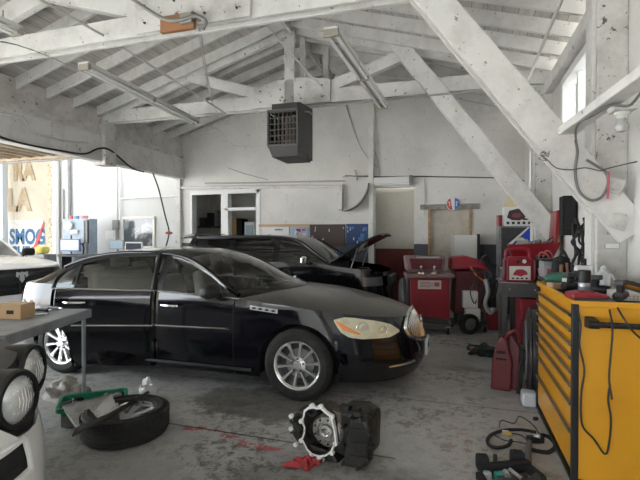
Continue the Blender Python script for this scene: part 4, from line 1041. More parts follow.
# ================================================================ back wall fittings
yw = YB - .03
run('wall_pipe', 'white pipe running along the back wall above the office opening', 'pipe', [at(181, 188, Y=yw), at(300, 186.5, Y=yw), at(341, 187.0, Y=yw)], .045, paint, sm=False)
run('upper_conduit', 'thin grey conduit above the white wall pipe on the back wall', 'pipe', [at(205, 183.5, Y=yw), at(240, 183.3, Y=yw), at(345, 181, Y=yw)], .02, wire_grey, sm=False)
run('wall_wire', 'thin dark wire along the back wall above the beige door', 'wire', [at(345, 176, Y=yw), at(380, 177, Y=yw), at(420, 176.5, Y=yw), at(497, 178, Y=yw), at(524, 181, Y=yw)], .014, mat('dark_wire', (.09, .085, .08), .6), sm=False)
run('door_wire', 'thin wire dropping down the back wall left of the beige door', 'wire', [at(424, 177, Y=yw), at(425, 200, Y=yw), at(424, 216, Y=yw)], .010, wire_grey)
bx = empty('wall_strip_light', 'short white strip light fitting high on the back wall above the alcove', 'light', at(393, 181, Y=yw))
T_ = local(bx); a = at(374, 178, Y=yw); b = at(412, 184, Y=yw)
MB(T_).bb(a.x, b.x, YB - .12, YB, b.z, a.z).build('housing', white_plastic, bx, bevel=.02)
MB(T_).cyl((a.x + .05, YB - .15, b.z), (b.x - .05, YB - .15, b.z), .02, n=10).build('tube', MATS['unlit_tube'], bx)
MB(T_).bb(b.x - .06, b.x + .02, YB - .14, YB, b.z - .03, a.z + .02).build('end_cap', mid_grey, bx)
ch = empty('flue_chase', 'tall white vertical board running up the back wall left of the alcove', 'board', at(371, 190, Y=yw))
T_ = local(ch); a = at(369, 102, Y=yw); b = at(374, 186, Y=yw)
MB(T_).bb(a.x, b.x, YB - .12, YB - .002, .0, a.z).build('board', paint, ch, bevel=.008)
cv = empty('curved_guide', 'curved sheet metal guide with its short upright on the back wall', 'bracket', at(355, 205, Y=yw))
T_ = local(cv); mb = MB(T_)
cp = catmull([at(px, py, Y=YB - .02) for px, py in ((341, 210), (347, 211), (355, 208), (363, 201), (368, 192), (370, 184))], 4)
mb.grid([[p, p + Vector((0, -.22, 0))] for p in cp]); mb.build('guide', mat('guide_metal', (.34, .33, .31), .5, .3), cv, smooth=60, solid=.02)
a = at(340, 185, Y=yw); b = at(343, 211, Y=yw); MB(T_).bb(a.x, b.x, YB - .14, YB, b.z, a.z).build('upright', paint, cv)
b1 = empty('roof_bracket_cross', 'small grey cross-shaped pipe bracket on the back wall above the curved guide', 'bracket', at(356, 175, Y=yw)); b1.name = 'pipe_bracket'
T_ = local(b1); mb = MB(T_); mb.tube([at(343, 177, Y=yw), at(356, 176, Y=yw), at(368, 175.5, Y=yw)], .014, 6); mb.build('arm', wire_grey, b1); MB(T_).tube([at(355, 170, Y=yw - .02), at(357, 180, Y=yw - .02)], .02, 6).build('clamp', wire_grey, b1)
for i, (pts, lab) in enumerate((([(345, 102), (352, 125), (362, 150), (378, 168)], 'thin pale wire swooping down the back wall right of the heater'), ([(374, 150), (378, 162), (380, 177)], 'short thin wire dropping beside the tall white board'), ([(228, 168), (245, 174), (268, 180)], 'thin loose wire sagging over the wall pipe near the office'))):
    run('loose_wire', lab, 'wire', [at(px, py, Y=yw) for px, py in pts], .010, wire_grey)
# rail and boards behind the SUV
rl = MB(); a = at(259, 224.5, Y=yw); b = at(310, 226.5, Y=yw); rl.bb(a.x, b.x, YB - .05, YB, b.z, a.z)
tag(rl.build('wood_rail', mat('varnished_rail', (.50, .32, .18), .6)), 'narrow light wood rail on the back wall behind the SUV', 'rail')
def wallboard(name, label, cat, x0, x1, y0, y1, m, th=.03, marks=()):
    a = at(x0, y0, Y=yw); b = at(x1, y1, Y=yw); o = empty(name, label, cat, ((a.x + b.x) / 2, YB, b.z)); T_ = local(o)
    MB(T_).bb(a.x, b.x, YB - th, YB - .001, b.z, a.z).build('panel', m, o, bevel=.003)
    rr = random.Random(name + label)
    mb = MB(T_)
    for (mn, mm, cnt, sx, sz) in marks:
        mb = MB(T_)
        for i in range(cnt):
            cx = rr.uniform(a.x + sx, b.x - sx); cz = rr.uniform(b.z + sz, a.z - sz); mb.box((cx, YB - th - .006, cz), (sx * rr.uniform(.6, 1.2), .012, sz * rr.uniform(.6, 1.2)))
        q = mb.build(mn, mm, o)
        q['kind'] = 'stuff'
    return o
pw = mat('paper_white', (.70, .70, .68), .7); pb = mat('print_blue', (.05, .18, .45), .6); pr = mat('print_red', (.5, .06, .05), .6)
wallboard('notice_board', 'white notice board with small prints on the back wall, behind the SUV roof', 'board', 262, 289, 227, 245, pw, marks=(('prints', mid_grey, 8, .10, .05),))
wallboard('poster', 'colourful red and blue poster right of the white notice board', 'poster', 291, 309, 227, 243, mat('poster_bg', (.30, .42, .60), .6), marks=(('prints', pr, 9, .10, .07), ('photos', pw, 9, .09, .07), ('photos', dark_grey, 4, .08, .06)))
wallboard('pegboard', 'dark brown tool board on the back wall behind the SUV', 'board', 310, 345, 224.5, 246, mat('brown_board', (.065, .045, .042), .7), marks=(('hooks', pw, 9, .022, .06),))
wallboard('tool_board', 'navy blue tool board between the brown board and the white upright', 'board', 346, 372, 224, 245, mat('navy_board', (.02, .045, .13), .6), marks=(('hooks', pw, 7, .022, .06), ('papers', pb, 4, .12, .09)))
# office contents
of = empty('office_shelf', 'dark wall shelf with equipment seen through the left office window', 'shelf', at(208, 226, Y=12.4)); T_ = local(of); p = at(196, 227, Y=12.4); q = at(219, 225, Y=12.4)
MB(T_).bb(p.x, q.x, 12.2, 12.75, p.z - .03, p.z + .02).build('shelf', dark_grey, of); 
for i, (u, w_, h_, m_) in enumerate(((.15, .25, .28, dark_grey), (.55, .3, .42, black_plastic), (.85, .12, .5, mid_grey))):
    MB(T_).bb(p.x + (q.x - p.x) * u, p.x + (q.x - p.x) * u + w_, 12.3, 12.6, p.z + .02, p.z + .02 + h_).build('equipment', m_, of, bevel=.02)
ob = empty('brown_cabinet', 'orange-brown cabinet panel with a dark side seen through the right office window', 'cabinet', at(236, 236, Y=12.3)); T_ = local(ob); p = at(229, 218, Y=12.3); q = at(238, 238, Y=12.3); r_ = at(243.5, 238, Y=12.3)
MB(T_).bb(p.x, q.x, 12.2, 12.8, .0, p.z).build('cabinet_body', mat('brown_panel', (.42, .27, .13), .6), ob, bevel=.01); MB(T_).bb(q.x, r_.x, 12.2, 12.6, .0, p.z - .03).build('dark_side', matte_black, ob)
dk = empty('office_fridge', 'pale upright cabinet at the right inside the office window', 'cabinet', at(250, 236, Y=12.2)); T_ = local(dk); p = at(246, 222, Y=12.2); q = at(256, 240, Y=12.2)
MB(T_).bb(p.x, q.x, 12.1, 12.7, 0, p.z).build('cabinet_body', white_plastic, dk, bevel=.01); MB(T_).bb(p.x + .05, q.x - .05, 12.07, 12.1, p.z - .9, p.z - .1).build('label_panel', mat('pale_blue_panel', (.35, .5, .55), .5), dk)
# round sign over the door
p = at(453, 204, Y=yw); rs_ = empty('round_sign', 'small round red, white and blue sign above the beige door', 'sign', p)
rs_.scale = (.66, 1, .66)
MB().lathe([(0, .03), (.21, .03), (.225, .02), (.225, 0)], (0, .0, 0), (0, -1, 0), 32).build('disc', pw, rs_, smooth=30)
mb = MB(); mb.prism([(0.21 * math.cos(t), -.034, .21 * math.sin(t)) for t in [R(115) + R(150) * i / 14 for i in range(15)]], (0, -.004, 0)); mb.build('red_half', mat('sign_red2', (.50, .06, .04), .5), rs_)
mb = MB(); mb.prism([(0.21 * math.cos(t), -.034, .21 * math.sin(t)) for t in [R(-75) + R(150) * i / 14 for i in range(15)]], (0, -.004, 0)); mb.build('blue_half', mat('sign_blue2', (.05, .14, .45), .5), rs_)
mb = MB(); mb.box((-.11, -.042, 0), (.03, .006, .16)); mb.box((.11, -.042, 0), (.03, .006, .16)); mb.box((.14, -.042, .06), (.07, .006, .03)); mb.box((-.14, -.042, .06), (.07, .006, .03)); mb.build('marks', pw, rs_)
# white panel and dark bench by the door
a = at(453, 235, Y=10.3); b = at(480, 270, Y=10.3)
wp = empty('white_cabinet', 'white wall cabinet with a black right edge beside the beige door', 'cabinet', (a.x, 10.45, b.z)); T_ = local(wp)
MB(T_).bb(a.x, b.x - .06, 10.3, 10.6, b.z, a.z).build('cabinet_body', mat('cream_panel', (.78, .77, .72), .5), wp, bevel=.008); MB(T_).bb(b.x - .06, b.x, 10.28, 10.6, b.z - .02, a.z + .02).build('edge_strip', black_plastic, wp)
MB(T_).bb(a.x - .04, a.x, 10.28, 10.6, b.z - .02, a.z + .02).build('edge_strip', white_plastic, wp)
a = at(470, 290, Y=9.9); bn = empty('low_bench', 'low dark bench against the back wall behind the red carts', 'bench', (.4, 9.9, 0)); T_ = local(bn)
MB(T_).bb(.05, .72, 9.7, 10.4, .50, .58).build('top', dark_grey, bn, bevel=.01)
for x in (.1, .67):
    for y in (9.75, 10.35): MB(T_).bb(x - .03, x + .03, y - .03, y + .03, 0, .5).build('leg', dark_grey, bn)
# grey cabinet with blue sign
cx0, cx1, cy0 = at(499, 236, Y=9.2).x, at(533, 236, Y=9.2).x, 9.2; ct = at(515, 226, Y=9.2).z
gc = empty('steel_cabinet', 'tall dark grey steel cabinet in the back right corner', 'cabinet', ((cx0 + cx1) / 2, 9.5, 0)); T_ = local(gc)
MB(T_).bb(cx0, cx1, 9.22, 9.8, 0, ct).build('cabinet_body', mid_grey, gc, bevel=.008); MB(T_).bb(cx0 + .04, cx1 - .01, 9.19, 9.22, .1, ct - .03).build('door', dark_grey, gc, bevel=.006)
bs = empty('blue_sign', 'blue sign board with a white edge tilted on the front of the dark cabinet', 'sign', at(520, 246, Y=9.15)); T_ = local(bs)
P5 = [at(px, py, Y=9.16) for px, py in ((508, 246), (529, 228), (532, 228), (532, 256), (509, 256))]
MB(T_).prism(P5, (0, -.025, 0)).build('panel', blue, bs)
MB(T_).prism([at(px, py, Y=9.13) for px, py in ((507, 245), (528, 227), (529.5, 227.5), (508, 248))], (0, -.01, 0)).build('white_edge', pw, bs)
p = at(521, 242, Y=9.12); MB(T_).lathe([(.08, 0), (.085, .01), (.07, .012), (0, .012)], p, (0, -1, 0), 20).build('round_logo', mat('logo_yellow', (.7, .62, .35), .5), bs, smooth=30)
MB(T_).bb(p.x - .11, p.x + .11, 9.1, 9.11, p.z - .03, p.z + .02).build('logo_bar', blue, bs)
# carton with an engine picture, cardboard piece, red tin
a = at(504, 207, Y=9.3); b = at(531, 226, Y=9.3)
cb = empty('engine_carton', 'white carton printed with a dark engine picture on top of the steel cabinet', 'box', ((a.x + b.x) / 2, 9.45, b.z)); T_ = local(cb)
MB(T_).bb(a.x, b.x, 9.3, 9.7, ct, a.z).build('carton', pw, cb, bevel=.004)
eng = [(-.17, -.05), (-.13, .08), (-.05, .10), (.02, .12), (.12, .09), (.17, .02), (.15, -.07), (.05, -.11), (-.08, -.10)]
cc = Vector(((a.x + b.x) / 2 - .02, 9.295, (a.z + b.z) / 2 + .03)); MB(T_).prism([cc + Vector((u, 0, v)) for u, v in eng], (0, -.005, 0)).build('engine_print', mat('print_dark', (.05, .03, .04), .6), cb)
MB(T_).prism([cc + Vector((u * .5, -.006, v * .4 - .01)) for u, v in eng], (0, -.005, 0)).build('engine_print', mat('print_maroon', (.22, .05, .08), .6), cb)
mb = MB(T_)
for i in range(5): mb.box((a.x + .07 + i * .095, 9.295, b.z + .06), (.05, .008, .05))
mb.box((b.x - .1, 9.295, b.z + .13), (.10, .008, .03)); mb.build('small_prints', mat('print_dark2', (.03, .03, .03), .6), cb)
a = at(504, 196, Y=9.35); b = at(521, 207, Y=9.35)
tag(MB().prism([(a.x, 9.4, b.z + .0), (b.x + .05, 9.4, b.z + .0), (b.x, 9.4, a.z - .03), (a.x + .1, 9.4, a.z)], (0, .25, 0)).build('cardboard_piece', mat('pale_card', (.60, .50, .32), .8), bevel=.005), 'piece of pale cardboard lying on the engine carton', 'cardboard')
p = at(499, 226, Y=9.35); tin = empty('red_tin', 'small red tin on the cabinet left of the engine carton', 'tin', (p.x + .01, 9.4, ct))
MB().lathe([(0, 0), (.055, 0), (.055, .20), (0, .20)], n=20).build('can', red_plastic, tin, smooth=30); MB().lathe([(.057, .19), (.057, .215), (0, .215)], n=20).build('lid', dark_red, tin, smooth=30)

# ================================================================ bay to the left
def box_thing(name, label, cat, px0, px1, py0, py1, Y, d, m, part='panel', to_floor=False, bevel=.01, extra=None):
    a = at(px0, py0, Y=Y); b = at(px1, py1, Y=Y); o = empty(name, label, cat, ((a.x + b.x) / 2, Y + d / 2, 0 if to_floor else b.z)); T_ = local(o)
    MB(T_).bb(a.x, b.x, Y, Y + d, 0 if to_floor else b.z, a.z).build(part, m, o, bevel=bevel)
    if extra: extra(o, T_, a, b)
    return o
gb = mat('machine_blue_grey', (.30, .37, .43), .45, col2=(.24, .30, .36), scale=4)
def ex(o, T_, a, b):
    p = at(69, 226, Y=9.68); MB(T_).lathe([(.13, 0), (.13, .03), (.09, .05), (0, .05)], p, (0, -1, 0), 24).build('gauge', pw, o, smooth=30)
    MB(T_).bb(b.x - .14, b.x, 9.68, 9.72, 1.4, a.z - .05).build('vent_panel', dark_grey, o); MB(T_).bb(a.x + .3, a.x + .55, 9.67, 9.7, a.z - .4, a.z - .3).build('label_plate', pw, o)
    MB(T_).bb(b.x - .05, b.x - .01, 9.66, 9.7, .9, a.z - .02).build('trim_strip', mid_grey, o)
box_thing('smog_machine', 'tall blue-grey emissions test cabinet against the bright bay wall', 'machine', 63, 89, 219, 252, 9.72, .3, gb, 'cabinet_body', True, extra=ex)
for i, (px, c_, lb) in enumerate(((72, 'tin_red', 'red tin on top of the emissions cabinet, left of the blue one'), (77, 'tin_blue', 'blue tin on top of the emissions cabinet, middle of three'), (84, 'tin_pink', 'pinkish tin on top of the emissions cabinet, rightmost of three'))):
    p = at(px, 219, Y=9.9); tag(MB().cyl((p.x, 9.9, at(78, 219, Y=9.72).z), (p.x, 9.9, at(78, 219, Y=9.72).z + .10), .07 + .02 * i, n=16).build('tin', mat(c_, ((.5, .1, .08), (.2, .3, .5), (.55, .3, .3))[i], .5)), lb, 'tin')
def mon(label, px0, px1, py0, py1, Y, scr, gt=None):
    a = at(px0, py0, Y=Y); b = at(px1, py1, Y=Y); o = empty('monitor', label, 'monitor', ((a.x + b.x) / 2, Y, b.z - .14)); T_ = local(o)
    MB(T_).bb(a.x, b.x, Y, Y + .04, b.z, a.z).build('bezel', gt or black_plastic, o, bevel=.006); MB(T_).bb(a.x + .03, b.x - .03, Y - .006, Y, b.z + .03, a.z - .03).build('screen', scr, o)
    x = (a.x + b.x) / 2; MB(T_).bb(x - .02, x + .02, Y + .04, Y + .06, b.z - .14, a.z + .1 * (px0 < 70)).build('stand', dark_grey, o)
    MB(T_).bb(x - .12, x + .12, Y - .05, Y + .15, b.z - .145, b.z - .13).build('foot', dark_grey, o)
mon('flat monitor with a pale screen in front of the emissions cabinet', 60, 79.5, 239, 251.5, 9.42, mat('screen_pale', (.50, .55, .62), .15), mat('bezel_blue', (.08, .12, .32), .4))
mon('flat monitor with a blue-grey screen left of the dark window', 109, 123.5, 240, 249.5, 9.5, mat('screen_blue', (.32, .42, .50), .15), mid_grey)
mon('small dark monitor below the dark window in the bay', 125, 142, 242, 251, 9.45, mat('screen_dark', (.06, .07, .08), .15), white_plastic)
def ex(o, T_, a, b):
    for x in (a.x + .1, b.x - .1): MB(T_).bb(x - .04, x + .04, 9.1, 9.9, 0, b.z).build('leg', dark_grey, o)
Zd = at(60, 255, Y=9.0).z
bd = empty('counter', 'long dark counter carrying monitors along the bright bay wall', 'counter', (-9.3, 9.5, 0)); T_ = local(bd)
MB(T_).bb(-10.2, -7.5, 9.3, 9.68, Zd - .06, Zd).build('top', dark_grey, bd, bevel=.008)
for x in (-10.1, -9.2, -8.4, -7.6): MB(T_).bb(x - .03, x + .03, 9.33, 9.65, 0, Zd - .06).build('leg', dark_grey, bd)
p = at(83, 252, Y=9.45); lampo = empty('desk_microphone', 'small dark desk arm standing beside the pale monitor', 'arm', (p.x, 9.45, Zd)); 
MB().tube([(0, 0, 0), (.02, 0, .18), (-.04, 0, .28)], .02, 6).build('arm', black_plastic, lampo, smooth=True); MB().box((-.05, 0, .28), (.14, .06, .05)).build('head', black_plastic, lampo, bevel=.01)
p = at(42, 252, Y=9.6); cbn = empty('low_cabinet', 'low grey cabinet under the yellow sack beside the stippled column', 'cabinet', (p.x, 9.6, 0)); MB().bb(-.3, .3, -.2, .2, 0, 1.095).build('cabinet_body', mid_grey, cbn, bevel=.01); MB().bb(-.27, .27, -.22, -.2, .1, 1.0).build('door', dark_grey, cbn); tag(MB().box((p.x, 9.6, 1.21), (.30, .3, .22)).build('yellow_sack', mat('yellow_sack_cloth', (.55, .48, .12), .8), bevel=.08), 'crumpled yellow sack beside the stippled column', 'sack')
def ex(o, T_, a, b): MB(T_).bb(a.x + .04, b.x - .04, YB - .14, YB - .12, b.z + .05, a.z - .05).build('door', pw, o)
box_thing('breaker_box', 'small grey electrical box on the bay wall left of the dark window', 'box', 112, 118, 220, 230, YB - .12, .12, mid_grey, 'box')
box_thing('white_panel_box', 'square white panel box below the grey electrical box', 'box', 105.5, 115, 231, 241, YB - .12, .12, white_plastic, 'box', extra=ex)
bw = mat('bay_pipe_white', (.62, .62, .60), .5)
run('bay_pipe', 'thin white pipe up the bay wall above the electrical box', 'pipe', [at(117.5, 166, Y=YB - .04), at(117.5, 221, Y=YB - .04)], .02, wire_grey, sm=False)
run('bay_pipe', 'thin white pipe up the bay wall right of the electrical box', 'pipe', [at(120.5, 166, Y=YB - .04), at(120.5, 246, Y=YB - .04)], .02, bw, sm=False)
run('bay_conduit', 'thin horizontal white conduit across the bay wall', 'pipe', [at(119, 199, Y=YB - .05), at(179, 196, Y=YB - .05)], .022, bw, sm=False)
run('bay_drain', 'grey vertical pipe beside the emissions cabinet near the stippled column', 'pipe', [at(69.5, 160, Y=YB - .04), at(69.5, 236, Y=YB - .04)], .05, mid_grey, sm=False)
run('bay_hose', 'thin dark vertical pipe right beside the grey post', 'pipe', [at(63, 189, Y=YB - .02), at(63, 240, Y=YB - .02)], .03, wire_grey, sm=False)
run('hanging_cable', 'black pull cord hanging in the bay opening behind the sedan', 'cord', [at(153, 173, Y=9.4), at(159, 190, Y=9.4), at(165, 215, Y=9.4), at(169, 232, Y=9.4), at(166, 246, Y=9.4)], .018, wire_black)
p = at(169, 233, Y=9.38); tag(MB().ball(p, .07, 10, (1.5, .8, .6)).build('cord_knot', mat('knot_red', (.30, .06, .05), .7), smooth=True), 'small red and black knot on the hanging pull cord', 'knot')

# ================================================================ red service machine behind the sedan
am = empty('ac_service_machine', 'red air-conditioning service machine with grey tray, in front of the alcove and beige door', 'machine', (-.42, 7.45, 0), R(12))
g_tray = mat('tray_pink_grey', (.20, .12, .12), .5); g_base = mat('machine_dark_base', (.07, .07, .072), .5)
MB().prism([(-.30, .0, .32), (.33, 0, .24), (.31, 0, .92), (-.30, 0, .92)], (0, -.05, 0)).build('front_panel', red_plastic, am, bevel=.012)
MB().bb(-.33, .33, 0, .45, .12, .93).build('machine_body', g_base, am, bevel=.03)
mb = MB(); mb.lathe([(.0, -.44), (.27, -.44), (.30, -.40), (.30, .30), (0, .30)], (0, .31, .58), (1, 0, 0), 24); mb.bb(-.35, -.32, -.02, .45, .15, .95); mb.build('side_shell', g_base, am, smooth=30)
mb = MB(); mb.prism([(-.35, -.06, .24), (.35, -.06, .16), (.35, -.06, .08), (-.35, -.06, .08)], (0, .5, 0)); mb.build('base', g_base, am, bevel=.02)
MB().bb(-.37, .40, -.12, .40, .92, .99).build('tray', g_tray, am, bevel=.02)
mb = MB(); mb.prism([(-.36, -.02, 1.02), (.25, -.02, 1.02), (.28, .06, 1.27), (-.38, .06, 1.27)], (0, .30, 0)); hd = mb.build('console', g_tray, am, bevel=.03)
MB().prism([(-.28, -.03, 1.06), (.19, -.03, 1.06), (.23, .04, 1.23), (-.31, .04, 1.23)], (0, -.02, 0)).build('screen_hood', dark_red, hd, bevel=.01)
MB().bb(-.19, .17, .0, .05, 1.235, 1.262).build('console_label', mat('console_grey', (.35, .36, .36), .5), hd)
for x in (-.14, .07):
    mb = MB(); mb.cyl((x, -.10, 1.0), (x, -.10, 1.09), .018, n=8); mb.box((x, -.10, 1.0), (.09, .03, .03)); mb.ball((x, -.10, 1.10), .028, 8); mb.build('valve', chrome, hd, smooth=40)
lb = MB(); lb.bb(-.18, .19, -.06, -.052, .74, .88); q = lb.build('label', mat('label_grey', (.55, .52, .50), .6), am)
mb = MB(); [mb.bb(-.15, .02 + .04 * (i % 3), -.064, -.061, .77 + i * .025, .78 + i * .025) for i in range(4)]; mb.bb(.08, .16, -.064, -.061, .78, .85); mb.build('label_print', mat('label_print_red', (.35, .1, .1), .6), q)
def caster(par, x, y, r=.055, m=rubber):
    mb = MB(); mb.cyl((x - .018, y, r), (x + .018, y, r), r, n=20); c = mb.build('caster', m, par, smooth=30)
    mb = MB(); mb.bb(x - .032, x - .024, y - .03, y + .03, r, r * 2.2); mb.bb(x + .024, x + .032, y - .03, y + .03, r, r * 2.2); mb.bb(x - .035, x + .035, y - .035, y + .035, r * 2.1, r * 2.4); mb.build('caster_fork', steel, c)
for x, y in ((-.26, .02), (.30, -.04), (-.26, .38), (.28, .38)): caster(am, x, y)

# second red cart with hoses, wheel, white boxes
c2 = empty('welding_cart', 'red workshop cart tangled with hoses, right behind the red service machine', 'cart', (.22, 7.75, 0), R(8))
MB().prism([(-.26, 0, .30), (.20, 0, .30), (.24, 0, 1.02), (-.22, 0, 1.02)], (0, .45, 0)).build('cart_body', dark_red, c2, bevel=.03)
MB().prism([(-.30, -.02, 1.02), (.10, -.02, 1.05), (.34, -.02, 1.0), (.20, -.02, 1.20), (-.05, -.02, 1.27), (-.30, -.02, 1.24)], (0, .40, 0)).build('hood', red_plastic, c2, bevel=.04)
wl = MB().lathe([(.10, -.045), (.15, -.05), (.165, -.03), (.165, .03), (.15, .05), (.10, .045)], (-.02, -.12, .166), (.35, -.94, 0), 28).build('cart_wheel', rubber, c2, smooth=30)
MB().lathe([(0, .02), (.05, .03), (.10, .02), (.10, -.02)], (-.02, -.12, .166), (.35, -.94, 0), 20).build('hub', steel, wl, smooth=30)
MB().bb(-.12, .12, -.10, .1, .42, .70).build('white_box', white_plastic, c2, bevel=.015); MB().bb(-.08, .16, -.10, .1, .20, .41).build('white_box', white_plastic, c2, bevel=.015)
mb = MB()
rr = random.Random(5)
for i in range(6):
    x = .12 + rr.uniform(-.14, .16); mb.tube([(x, -.08, 1.08 - rr.random() * .1), (x + .12, -.15, .95), (x + rr.uniform(-.05, .15), -.14, .7), (x + rr.uniform(0, .1), -.10, .5), (x + .15, -.06, .9)], .012, 6)
mb.build('hoses', wire_black, c2, smooth=True)
mb = MB(); mb.tube([(.0, -.06, 1.1), (.10, -.12, .95), (.22, -.12, .86)], .012, 6); mb.build('orange_hose', mat('orange_hose', (.6, .15, .03), .5), c2, smooth=True)
mb = MB(); mb.tube([(.22, -.14, .9), (.26, -.16, .7), (.22, -.15, .5), (.30, -.15, .36), (.34, -.14, .44)], .035, 8); mb.build('wrapped_hose', mat('grey_wrap', (.35, .35, .34), .7), c2, smooth=True)
mb = MB(); mb.tube([(.12, 0, 1.15), (.25, -.05, 1.28), (.33, -.03, 1.15), (.42, .0, 1.12)], .015, 6); mb.build('cart_handle', black_plastic, c2, smooth=True)
MB().bb(-.26, .3, .02, .42, .10, .16).build('base_plate', dark_grey, c2, bevel=.01)
for x, y in ((.26, .05), (.24, .40), (-.22, .40)): caster(c2, x, y, .05)
MB().bb(-.2, .25, .05, .4, .16, .31).build('lower_tank', dark_grey, c2, bevel=.02)

# red bucket
p = at(495, 329, z=0); bk = empty('red_bucket', 'small red plastic tub on the floor behind the dark rolling cart', 'bucket', (p.x, p.y, 0))
MB().prism([(-.13, -.1, 0), (.13, -.1, 0), (.13, .1, 0), (-.13, .1, 0)], (0, 0, .02)).build('base', red_plastic, bk)
mb = MB()
def ringbox(a, z): return [Vector((x * a, y * a * .8, z)) for x, y in ((-1, -1), (1, -1), (1, 1), (-1, 1))]
mb.grid([ringbox(.13, 0), ringbox(.155, .28), ringbox(.165, .28), ringbox(.165, .255)], True); mb.build('tub', red_plastic, bk, solid=.006)
MB().tube([(-.15, 0, .27), (-.1, 0, .34), (.1, 0, .34), (.15, 0, .27)], .008, 6).build('handle', steel, bk, smooth=True)

# ================================================================ dark rolling cart with the red jump starter
cx, cy = .93, 6.50
rc = empty('rolling_cart', 'dark grey steel rolling cart carrying the red jump starter', 'cart', (cx, cy, 0))
cart_m = mat('cart_dark', (.060, .058, .056), .5, col2=(.10, .09, .08), scale=10, lo=.55, hi=.7)
TZ = .99; hw, hd_ = .34, .28
mb = MB(); mb.bb(-hw, hw, -hd_, hd_, TZ - .02, TZ); mb.build('tabletop', cart_m, rc, bevel=.004)
mb = MB(); mb.bb(-hw, hw, -hd_ - .01, -hd_ + .01, TZ - .18, TZ + .01); mb.bb(-hw - .01, -hw + .01, -hd_, hd_, TZ - .18, TZ + .01); mb.bb(hw - .01, hw + .01, -hd_, hd_, TZ - .18, TZ + .01); mb.bb(-hw, hw, hd_ - .01, hd_ + .01, TZ - .18, TZ + .01); mb.build('apron', cart_m, rc)
mb = MB(); [mb.ball((-hw + .08 + i * .3, -hd_ - .012, TZ - .08), .014, 8) for i in range(3)]; mb.build('bolts', steel, rc)
for x in (-hw + .025, hw - .025):
    for y in (-hd_ + .02, hd_ - .02): MB().bb(x - .03, x + .03, y - .025, y + .025, .0, TZ - .02).build('leg', cart_m, rc, bevel=.004)
MB().bb(-hw, hw, -hd_, hd_, .20, .23).build('lower_shelf', cart_m, rc)
MB().bb(-hw - .04, -hw + .30, -hd_ - .03, hd_ + .02, TZ + .001, TZ + .012).build('worn_mat', mat('worn_mat', (.30, .29, .27), .7), rc)
rb = empty('red_drawer_box', 'dark red steel box under the dark rolling cart', 'box', (cx + .07, cy, .23))
MB().bb(-.20, .24, -.26, .24, 0, .56).build('box_body', mat('deep_red', (.20, .008, .02), .45), rb, bevel=.01); MB().bb(-.19, .23, -.28, -.26, .30, .54).build('drawer_front', mat('deep_red2', (.22, .01, .02), .45), rb, bevel=.01)
MB().bb(-.1, .14, -.30, -.28, .45, .47).build('pull', dark_grey, rb)
bt = at(510, 334, Y=6.15); bo_ = empty('white_bottle', 'small white plastic bottle standing by the legs of the dark rolling cart', 'bottle', (.60, 6.02, 0))
MB().lathe([(0, 0), (.045, 0), (.045, .16), (.02, .20), (.02, .22), (0, .22)], n=18).build('bottle_body', white_plastic, bo_, smooth=40); MB().lathe([(.023, .215), (.023, .25), (0, .25)], n=14).build('cap', mat('cap_blue', (.2, .35, .5), .5), bo_)

js = empty('jump_starter', 'red jump starter with a white label and top handle on the dark rolling cart', 'battery pack', (.78, 6.36, TZ + .012), R(8))
js.scale = (.86, .9, .90)
mb = MB(); mb.prism([(-.20, -.12, 0), (.20, -.12, 0), (.20, -.12, .30), (.15, -.12, .36), (-.15, -.12, .36), (-.20, -.12, .30)], (0, .24, 0)); mb.build('pack_body', red_plastic, js, bevel=.03)
mb = MB(); mb.tube([(-.17, 0, .32), (-.17, 0, .42), (-.12, 0, .47), (.12, 0, .47), (.17, 0, .42), (.17, 0, .32)], .022, 8); mb.build('carry_handle', red_plastic, js, smooth=True)
for x in (-.215, .215): MB().tube([(x, -.09, .02), (x, -.11, .15), (x, -.09, .32)], .03, 8).build('bumper_guard', dark_red, js, smooth=True)
lb = MB().bb(-.15, .15, -.126, -.12, .03, .23).build('label', mat('label_white', (.62, .60, .58), .5), js)
ccar = [(-.09, .11), (-.05, .16), (.04, .165), (.10, .13), (.11, .09), (.05, .08), (.02, .06), (-.04, .075), (-.10, .08)]
MB().prism([(x, -.128, z + .02) for x, z in ccar], (0, -.002, 0)).build('label_picture', mat('label_red_ink', (.38, .03, .05), .5), lb)
mb = MB(); [mb.box((-.10 + i * .065, -.129, .055), (.035, .003, .022)) for i in range(4)]; mb.build('label_marks', mat('label_ink', (.08, .03, .04), .5), lb)
mb = MB(); mb.cyl((.06, -.12, .30), (.06, -.135, .30), .035, n=16); mb.cyl((-.03, -.12, .29), (-.03, -.132, .29), .02, n=12); mb.build('gauge', black_plastic, js)
MB().lathe([(.03, .0), (.025, .006), (0, .006)], (.06, -.135, .30), (0, -1, 0), 16).build('gauge_face', white_plastic, js)
mb = MB(); mb.box((.33, -.02, .30), (.14, .12, .16)); mb.build('clamp_pouch', black_plastic, js, bevel=.02)
mb = MB(); mb.tube([(.33, -.06, .32), (.38, -.09, .45), (.47, -.08, .38), (.45, -.08, .15), (.38, -.08, .06), (.30, -.08, .10), (.26, -.10, .2)], .011, 6); mb.tube([(.28, -.06, .32), (.30, -.10, .43), (.42, -.09, .36), (.40, -.09, .12), (.30, -.1, .08)], .011, 6); mb.build('red_leads', mat('lead_pink', (.42, .14, .14), .5), js, smooth=True)
mb = MB(); mb.tube([(.30, -.10, .28), (.31, -.11, .18), (.33, -.10, .04)], .028, 8); mb.build('clamp', red_plastic, js, smooth=True)
sc_ = empty('wire_spool', 'small grey spool can standing left of the jump starter on the rolling cart', 'spool', (.545 + .09, 6.56, TZ + .012))
mb = MB(); mb.lathe([(0, 0), (.06, 0), (.06, .015), (.045, .02), (.045, .15), (.06, .155), (.06, .17), (0, .17)], n=20); mb.build('spool', mid_grey, sc_, smooth=30)
